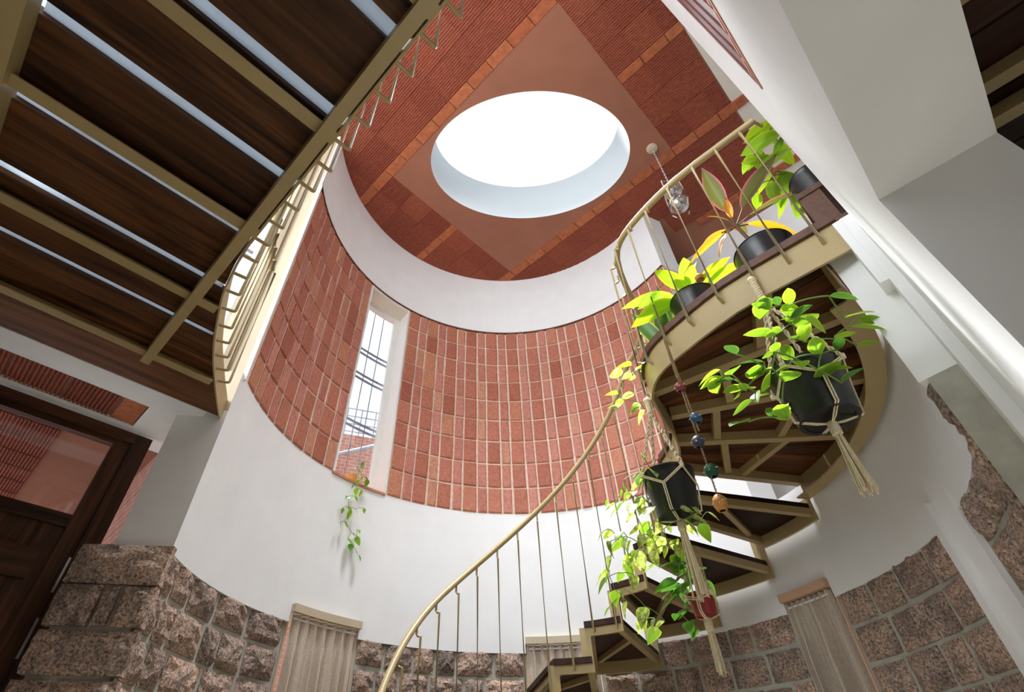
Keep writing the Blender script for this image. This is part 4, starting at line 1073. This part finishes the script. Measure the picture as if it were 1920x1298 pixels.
def braid(p, q, r, turns, strands=3, n=40):
    p, q = Vector(p), Vector(q); d = (q - p); x = d.orthogonal().normalized(); y = d.normalized().cross(x); m = MB()
    for s in range(strands):
        path = []
        for i in range(n + 1):
            t = i / n; a = 2 * math.pi * (turns * t + s / strands)
            path.append(p + d * t + x * (r * math.cos(a)) + y * (r * math.sin(a)))
        m.tube(path, r * 0.85, 5)
    return m
def hanger(x, y, z_att, z_gat, z_rim, z_bot, z_end, rr, rb, phase, label, nc=4, flare=0.028, att=None, seed=0):
    t = empty('macrame_hanger', (x, y, z_end + H), label=label, cat='plant hanger', group='macrame plant hangers')
    r_ = random.Random(seed); z_att += H; z_gat += H; z_rim += H; z_bot += H; z_end += H
    a0 = att or (x, y, z_att)
    make('knot', MB().lathe([(0.002, -0.016), (0.012, -0.012), (0.017, 0), (0.012, 0.012), (0.002, 0.016)], a0, 12), 'cotton', t, smooth=True)
    make('braid', braid(a0, (x, y, z_gat), 0.0075, 3.5), 'cotton', t, smooth=True)
    zm = z_rim + (z_bot - z_rim) * 0.42; rm = rr + (rb - rr) * 0.42 + 0.006
    ctr = (x, y, z_bot - 0.012)
    for i in range(nc):
        a = phase + 2 * math.pi * i / nc; am = a + math.pi / nc
        P = (x + (rr + 0.007) * math.cos(a), y + (rr + 0.007) * math.sin(a), z_rim - 0.015)
        make('cord', braid((x, y, z_gat), P, 0.0042, 6, 2), 'cotton', t, smooth=True)
        make('knot', MB().lathe([(0.002, -0.010), (0.008, -0.007), (0.009, 0.007), (0.002, 0.010)], P, 10), 'cotton', t, smooth=True)
        Q = (x + rm * math.cos(am), y + rm * math.sin(am), zm)
        P2 = (x + (rr + 0.007) * math.cos(a + 2 * math.pi / nc), y + (rr + 0.007) * math.sin(a + 2 * math.pi / nc), z_rim - 0.015)
        B = (x + (rb + 0.008) * math.cos(am), y + (rb + 0.008) * math.sin(am), z_bot + 0.006)
        B2 = (x + rb * 0.45 * math.cos(am), y + rb * 0.45 * math.sin(am), z_bot - 0.008)
        for off in (-0.0035, 0.0035):
            o = Vector((0, 0, off))
            make('net_cord', MB().tube([Vector(P) + o, Vector(Q) + o], 0.0024, 5), 'cotton', t)
            make('net_cord', MB().tube([Vector(P2) + o, Vector(Q) + o], 0.0024, 5), 'cotton', t)
            ox = Vector((-math.sin(am) * off, math.cos(am) * off, 0))
            make('net_cord', MB().tube([Vector(Q) + ox, Vector(B) + ox, Vector(B2) + ox, Vector(ctr)], 0.0024, 5), 'cotton', t)
    kn = MB().lathe([(0.004, 0.01), (0.013, 0.004), (0.015, -0.01), (0.014, -0.035), (0.008, -0.04)], ctr, 12)
    make('tie', kn, 'cotton', t, smooth=True)
    m = MB()
    for i in range(34):
        a = r_.uniform(0, 6.28); q = math.sqrt(r_.random()); L = r_.uniform(0.93, 1.03)
        top = Vector((ctr[0] + 0.010 * q * math.cos(a), ctr[1] + 0.010 * q * math.sin(a), ctr[2] - 0.03))
        end = Vector((ctr[0] + flare * q * math.cos(a), ctr[1] + flare * q * math.sin(a), ctr[2] + (z_end - ctr[2]) * L))
        mid = top.lerp(end, 0.5) + Vector((r_.uniform(-.002, .002), r_.uniform(-.002, .002), 0))
        m.tube([top, mid, end], 0.0022, 4)
    o = make('tassel', m, 'cotton', t); o['kind'] = 'stuff'
    return t

# hanging pot under the landing
hx, hy = 0.991, 1.226
hanger(hx, hy, 1.447, 1.33, 1.005, 0.835, 0.615, 0.108, 0.082, 0.55, 'cream macrame hanger with long tassel holding the round-leaved plant under the landing', seed=1)
t = empty('hanging_plant', (hx, hy, 0.835 + H), label='trailing plant with small oval yellow-green leaves in a black pot under the landing', cat='plant')
pot(t, (hx, hy, 0.835 + H), 0.106, 0.080, 0.175)
leafy(t, denser(HOYA, 22, 31, 0.045), (hx, hy, 1.0 + H), 'hoya', 0.078, 11, droop=0.15, sr=0.0026, weights=[4, 4, 2])
# hanging pot by the stair rail
hx2, hy2 = 0.738, 1.862
hanger(hx2, hy2, 1.375, 1.31, 1.01, 0.835, 0.55, 0.104, 0.078, 0.2, 'cream macrame hanger tied to the stair edge, holding the trailing variegated vine', seed=2)
t = empty('hanging_plant', (hx2, hy2, 0.835 + H), label='variegated pale green vine spilling from a black pot beside the stair rail', cat='plant')
pot(t, (hx2, hy2, 0.835 + H), 0.102, 0.076, 0.178)
leafy(t, denser(POTHOS, 30, 32, 0.05), (hx2 - 0.05, hy2, 1.0 + H), 'pothos', 0.066, 12, droop=0.7, sr=0.0016, weights=[4, 4, 2], sag=0.012)
# small red pot below
hx3, hy3 = 0.80, 2.02
hanger(hx3, hy3, 0.86, 0.80, 0.62, 0.54, 0.36, 0.049, 0.040, 0.9, 'lowest cream macrame hanger with thin tassel, holding the small red pot', nc=3, flare=0.014, seed=3)
t = empty('hanging_plant', (hx3, hy3, 0.52 + H), label='glossy green leafed plant in a small red pot, lowest of the hanging pots', cat='plant')
pot(t, (hx3, hy3, 0.54 + H), 0.047, 0.038, 0.075, 'red_pot')
leafy(t, denser(GREEN3, 6, 34, 0.03), (hx3, hy3, 0.61 + H), 'green', 0.085, 13, droop=0.35, sr=0.0022)
# vine tied along the railing
t = empty('railing_vine', (0.70, 1.86, 1.36 + H), label='short pothos vine with pale leaves growing at the railing below the landing edge', cat='plant')
leafy(t, RAILV, (0.745, 1.85, 1.38 + H), 'pothos', 0.075, 14, droop=0.3, sr=0.0018)
# sill vine
t = empty('sill_plant', PC(RD + 0.07, 138.6, ZB + 0.006), label='trailing green vine in a small yellow pot on the tall window sill', cat='plant')
pot(t, PC(RD + 0.07, 138.6, ZB + 0.006), 0.050, 0.036, 0.075, 'yellow_pot')
leafy(t, SILL, PC(RD - 0.01, 138.4, ZB + 0.09), 'sill', 0.062, 15, droop=0.8, sr=0.0016, stem='stem_brown', spread=0.4)
# bead garland
bx, by = 0.748, 1.532
g = empty('bead_garland', (bx, by, 0.70 + H), label='jute string of five painted clay beads hanging from the landing edge', cat='garland')
make('cord', braid((bx, by, 1.45 + H), (bx, by, 1.24 + H), 0.0035, 8, 2), 'jute', g, smooth=True)
make('cord', braid((bx, by, 1.24 + H), (bx, by, 0.74 + H), 0.0022, 22, 2, 110), 'jute', g, smooth=True)
make('cord', braid((bx + 0.004, by, 1.44 + H), (bx + 0.012, by, 1.0 + H), 0.0022, 18, 2, 90), 'jute', g, smooth=True)
for z, mat, dx, sz in ((1.195, 'bead_red', -0.002, 0.020), (1.055, 'bead_blue', 0.016, 0.021), (0.957, 'bead_slate', -0.004, 0.022), (0.848, 'bead_green', 0.008, 0.024), (0.735, 'bead_orange', 0.0, 0.022)):
    k = 1.25 if 'orange' in mat else 1.0
    c = (bx + dx, by, z + H); prof = [(0.010, -sz * 0.95 * k), (0.014, -sz * 0.97 * k), (sz * 0.86, -sz * 0.55 * k), (sz, 0), (sz * 0.86, sz * 0.55 * k), (sz * 0.5, sz * 0.9 * k), (0.004, sz * 1.0 * k)]
    b = make('bead', MB().lathe(prof, c, 18), mat, g, smooth=True)
    make('bead_hole', MB().lathe([(0.0102, -sz * 0.95 * k), (0.009, -sz * 0.6 * k), (0.001, -sz * 0.55 * k)], c, 14), 'dark_gap', b)
    dots = MB(); rd = random.Random(int(z * 1000))
    for i in range(9):
        a = i * 0.7 + rd.uniform(-.2, .2); zz = -0.25 + 0.25 * (i % 3)
        rr_ = sz * (0.99 if abs(zz) < .1 else 0.955); p = Vector((c[0] + rr_ * math.cos(a), c[1] + rr_ * math.sin(a), c[2] + zz * sz * k))
        dots.lathe([(0.0016, -0.0016), (0.0022, 0), (0.0016, 0.0016)], p, 6, True, True)
    o = make('painted_dots', dots, 'dot_white', b); o['kind'] = 'stuff'
# pots on the landing
ZL = TZ(0)
pa = (1.165, 1.30, ZL)
t = empty('cordyline', pa, label='cordyline with pink-edged green and orange leaves in a black pot on the landing', cat='plant')
pot(t, pa, 0.118, 0.088, 0.165)
crown = Vector((1.10, 1.285, 1.895 + H))
make('trunk', MB().tube([(1.15, 1.295, ZL + 0.15), (1.125, 1.29, 1.80 + H), crown], 0.008, 7), 'stem_brown', t, smooth=True)
for tip, kind, up in (((1.03, 1.204, 2.25), 'cordy_g', (-.6, -.6, .4)), ((1.334, 1.113, 2.24), 'cordy_g', (-.3, -.8, .5)), ((1.401, 1.16, 2.01), 'cordy_g', (0, -.6, 1)), ((1.333, 1.246, 1.83), 'cordy_o', (0, -.4, 1)), ((0.855, 1.422, 1.79), 'cordy_o', (-.2, -.5, 1)),
                      ((0.976, 1.33, 1.755), 'cordy_o', (-.3, -.5, 1)), ((1.027, 1.288, 2.0), 'cordy_o', (-.5, -.3, 1)), ((1.07, 1.22, 2.02), 'cordy_o', (-.3, -.5, .6)), ((1.25, 1.42, 2.05), 'cordy_g', (.3, .3, 1)), ((1.02, 1.48, 1.98), 'cordy_o', (-.2, .3, 1))):
    tp = Vector((tip[0], tip[1], tip[2] + H)); d = tp - crown; dd = d.normalized()
    stalk = crown + dd * d.length * 0.22
    make('leaf_stalk', MB().tube([crown - Vector((0, 0, 0.02)), stalk], 0.0035, 5), 'stem_brown', t)
    inst('leaf', LM[kind][0], orient(crown + dd * d.length * 0.18, d, up, d.length * 0.85), t)
pb = (0.955, 1.56, ZL)
t = empty('broadleaf_plant', pb, label='low plant with broad yellow-green leaves in a black pot at the bend of the landing', cat='plant')
pot(t, pb, 0.108, 0.082, 0.155)
rb_ = random.Random(9); rootb = Vector((pb[0], pb[1], ZL + 0.14))
tips = [(0.70, 1.60, 1.76), (0.715, 1.63, 1.68), (1.15, 1.47, 1.85), (1.16, 1.50, 1.79), (0.83, 1.50, 1.83), (0.98, 1.52, 1.90), (0.90, 1.42, 1.80), (1.06, 1.44, 1.83), (0.80, 1.68, 1.84), (0.95, 1.72, 1.86), (1.1, 1.66, 1.85), (0.86, 1.45, 1.74)]
for i, tip in enumerate(tips):
    tp = Vector((tip[0], tip[1], tip[2] + H)); d = tp - rootb; b = rootb + d * 0.28 + Vector((0, 0, 0.03))
    make('leaf_stalk', MB().tube([rootb, rootb.lerp(b, .6) + Vector((0, 0, .012)), b], 0.003, 5), 'stem_green', t)
    inst('leaf', LM['yellow' if i % 3 else 'broad'][0], orient(b, tp - b, (rb_.uniform(-.3, .3), rb_.uniform(-.5, .1), 1), (tp - b).length * 1.3), t)
make('flower_cluster', MB().lathe([(0.001, -0.02), (0.018, -0.012), (0.022, 0.004), (0.012, 0.02), (0.001, 0.024)], (0.965, 1.47, 1.755 + H), 9), 'bead_orange', t)
# snake plant
ps = (0.885, 1.80, ZL)
t = empty('snake_plant', ps, label='snake plant with stiff dark yellow-edged leaves at the landing edge', cat='plant')
pot(t, ps, 0.062, 0.048, 0.07)
for tip, w in (((0.754, 1.807, 1.90), 1), ((0.885, 1.766, 1.95), 1), ((0.912, 1.72, 2.02), 1), ((0.794, 1.90, 1.79), 1), ((0.945, 1.85, 1.86), 1)):
    b = Vector((ps[0], ps[1], ZL + 0.055)); tp = Vector((tip[0], tip[1], tip[2] + H)); d = tp - b
    inst('leaf', LM['snake'][0], orient(b, d, (rb_.uniform(-1, 1), -1, .2), d.length), t)
# wooden plant stand and the pot on it
sx, sy = 1.335, 1.075
t = empty('plant_stand', (sx, sy, ZL), label='dark wooden block stand at the landing end beside the bright wall', cat='plant stand')
ST = 1.835 + H
FS = MT(sx, sy, ZL) @ FR
def sbox(x0, x1, y0, y1, z0, z1):
    m = MB().box(x0, x1, y0, y1, z0, z1); m.v = [tuple(FS @ Vector((p[0], p[1], p[2]))) for p in m.v]; return m
make('side_panel', sbox(-0.02, 0.015, 0.0, 0.078, 0, ST - ZL - 0.03), 'wood_edge', t)
make('side_panel', sbox(0.20, 0.235, 0.0, 0.078, 0, ST - ZL - 0.03), 'wood_edge', t)
make('top_board', sbox(-0.025, 0.24, -0.04, 0.08, ST - ZL - 0.03, ST - ZL), 'wood_edge', t)
make('foot_block', sbox(-0.035, 0.01, -0.035, 0.06, 0.0, 0.06), 'wood_edge', t)
pc = (1.395, 1.125, ST)
t = empty('leafy_plant', pc, label='bushy plant with large bright green leaves in a black pot on the wooden stand', cat='plant')
pot(t, pc, 0.085, 0.065, 0.15)
leafy(t, denser([tuple(c * 1.14 for c in p) for p in CPOT], 10, 33, 0.05), (pc[0], pc[1], ST + 0.14), 'broad', 0.165, 17, droop=0.1, sr=0.0025, stem='stem_brown', sag=0.03)
# ================================================================== PENDANT LAMP
px_, py_ = 1.74, 2.478
t = empty('pendant_lamp', (px_, py_, 3.85 + H), label='pendant lamp with two clear glass globes in a wire frame under the clay ceiling', cat='lamp')
make('canopy', MB().lathe([(0.001, -0.022), (0.045, -0.02), (0.055, -0.012), (0.055, 0.0)], (px_, py_, ZC), 24), 'beige_frame', t, smooth=True)
ch = MB()
for i in range(22):
    z = ZC - 0.03 - i * 0.0285; a = (i % 2) * math.pi / 2
    ch.tube([(px_ + 0.008 * math.cos(2 * math.pi * k / 8) * math.cos(a), py_ + 0.008 * math.cos(2 * math.pi * k / 8) * math.sin(a), z + 0.018 * math.sin(2 * math.pi * k / 8)) for k in range(9)], 0.0024, 4, False)
o = make('chain', ch, 'steel', t)
for i in range(4):
    a = i * math.pi / 2 + 0.4
    make('wire_arm', MB().tube([(px_, py_, 4.34 + H), (px_ + 0.09 * math.cos(a), py_ + 0.09 * math.sin(a), 4.30 + H), (px_ + 0.10 * math.cos(a), py_ + 0.10 * math.sin(a), 4.1 + H), (px_ + 0.10 * math.cos(a), py_ + 0.10 * math.sin(a), 3.92 + H), (px_ + 0.07 * math.cos(a), py_ + 0.07 * math.sin(a), 3.85 + H)], 0.005, 6), 'beige_frame', t, smooth=True)
for z, r_g in ((4.185, 0.088), (3.965, 0.088)):
    prof = [(max(0.002, r_g * math.sin(math.pi * i / 14)), -r_g * math.cos(math.pi * i / 14)) for i in range(15)]
    gl = make('globe', MB().lathe(prof, (px_, py_, z + H), 24), 'globe_glass', t, smooth=True)
    make('bulb', MB().lathe([(0.001, -0.04), (0.022, -0.03), (0.026, -0.01), (0.014, 0.02), (0.012, 0.05), (0.001, 0.052)], (px_, py_, z + H), 14), 'bulb_glass', gl, smooth=True)
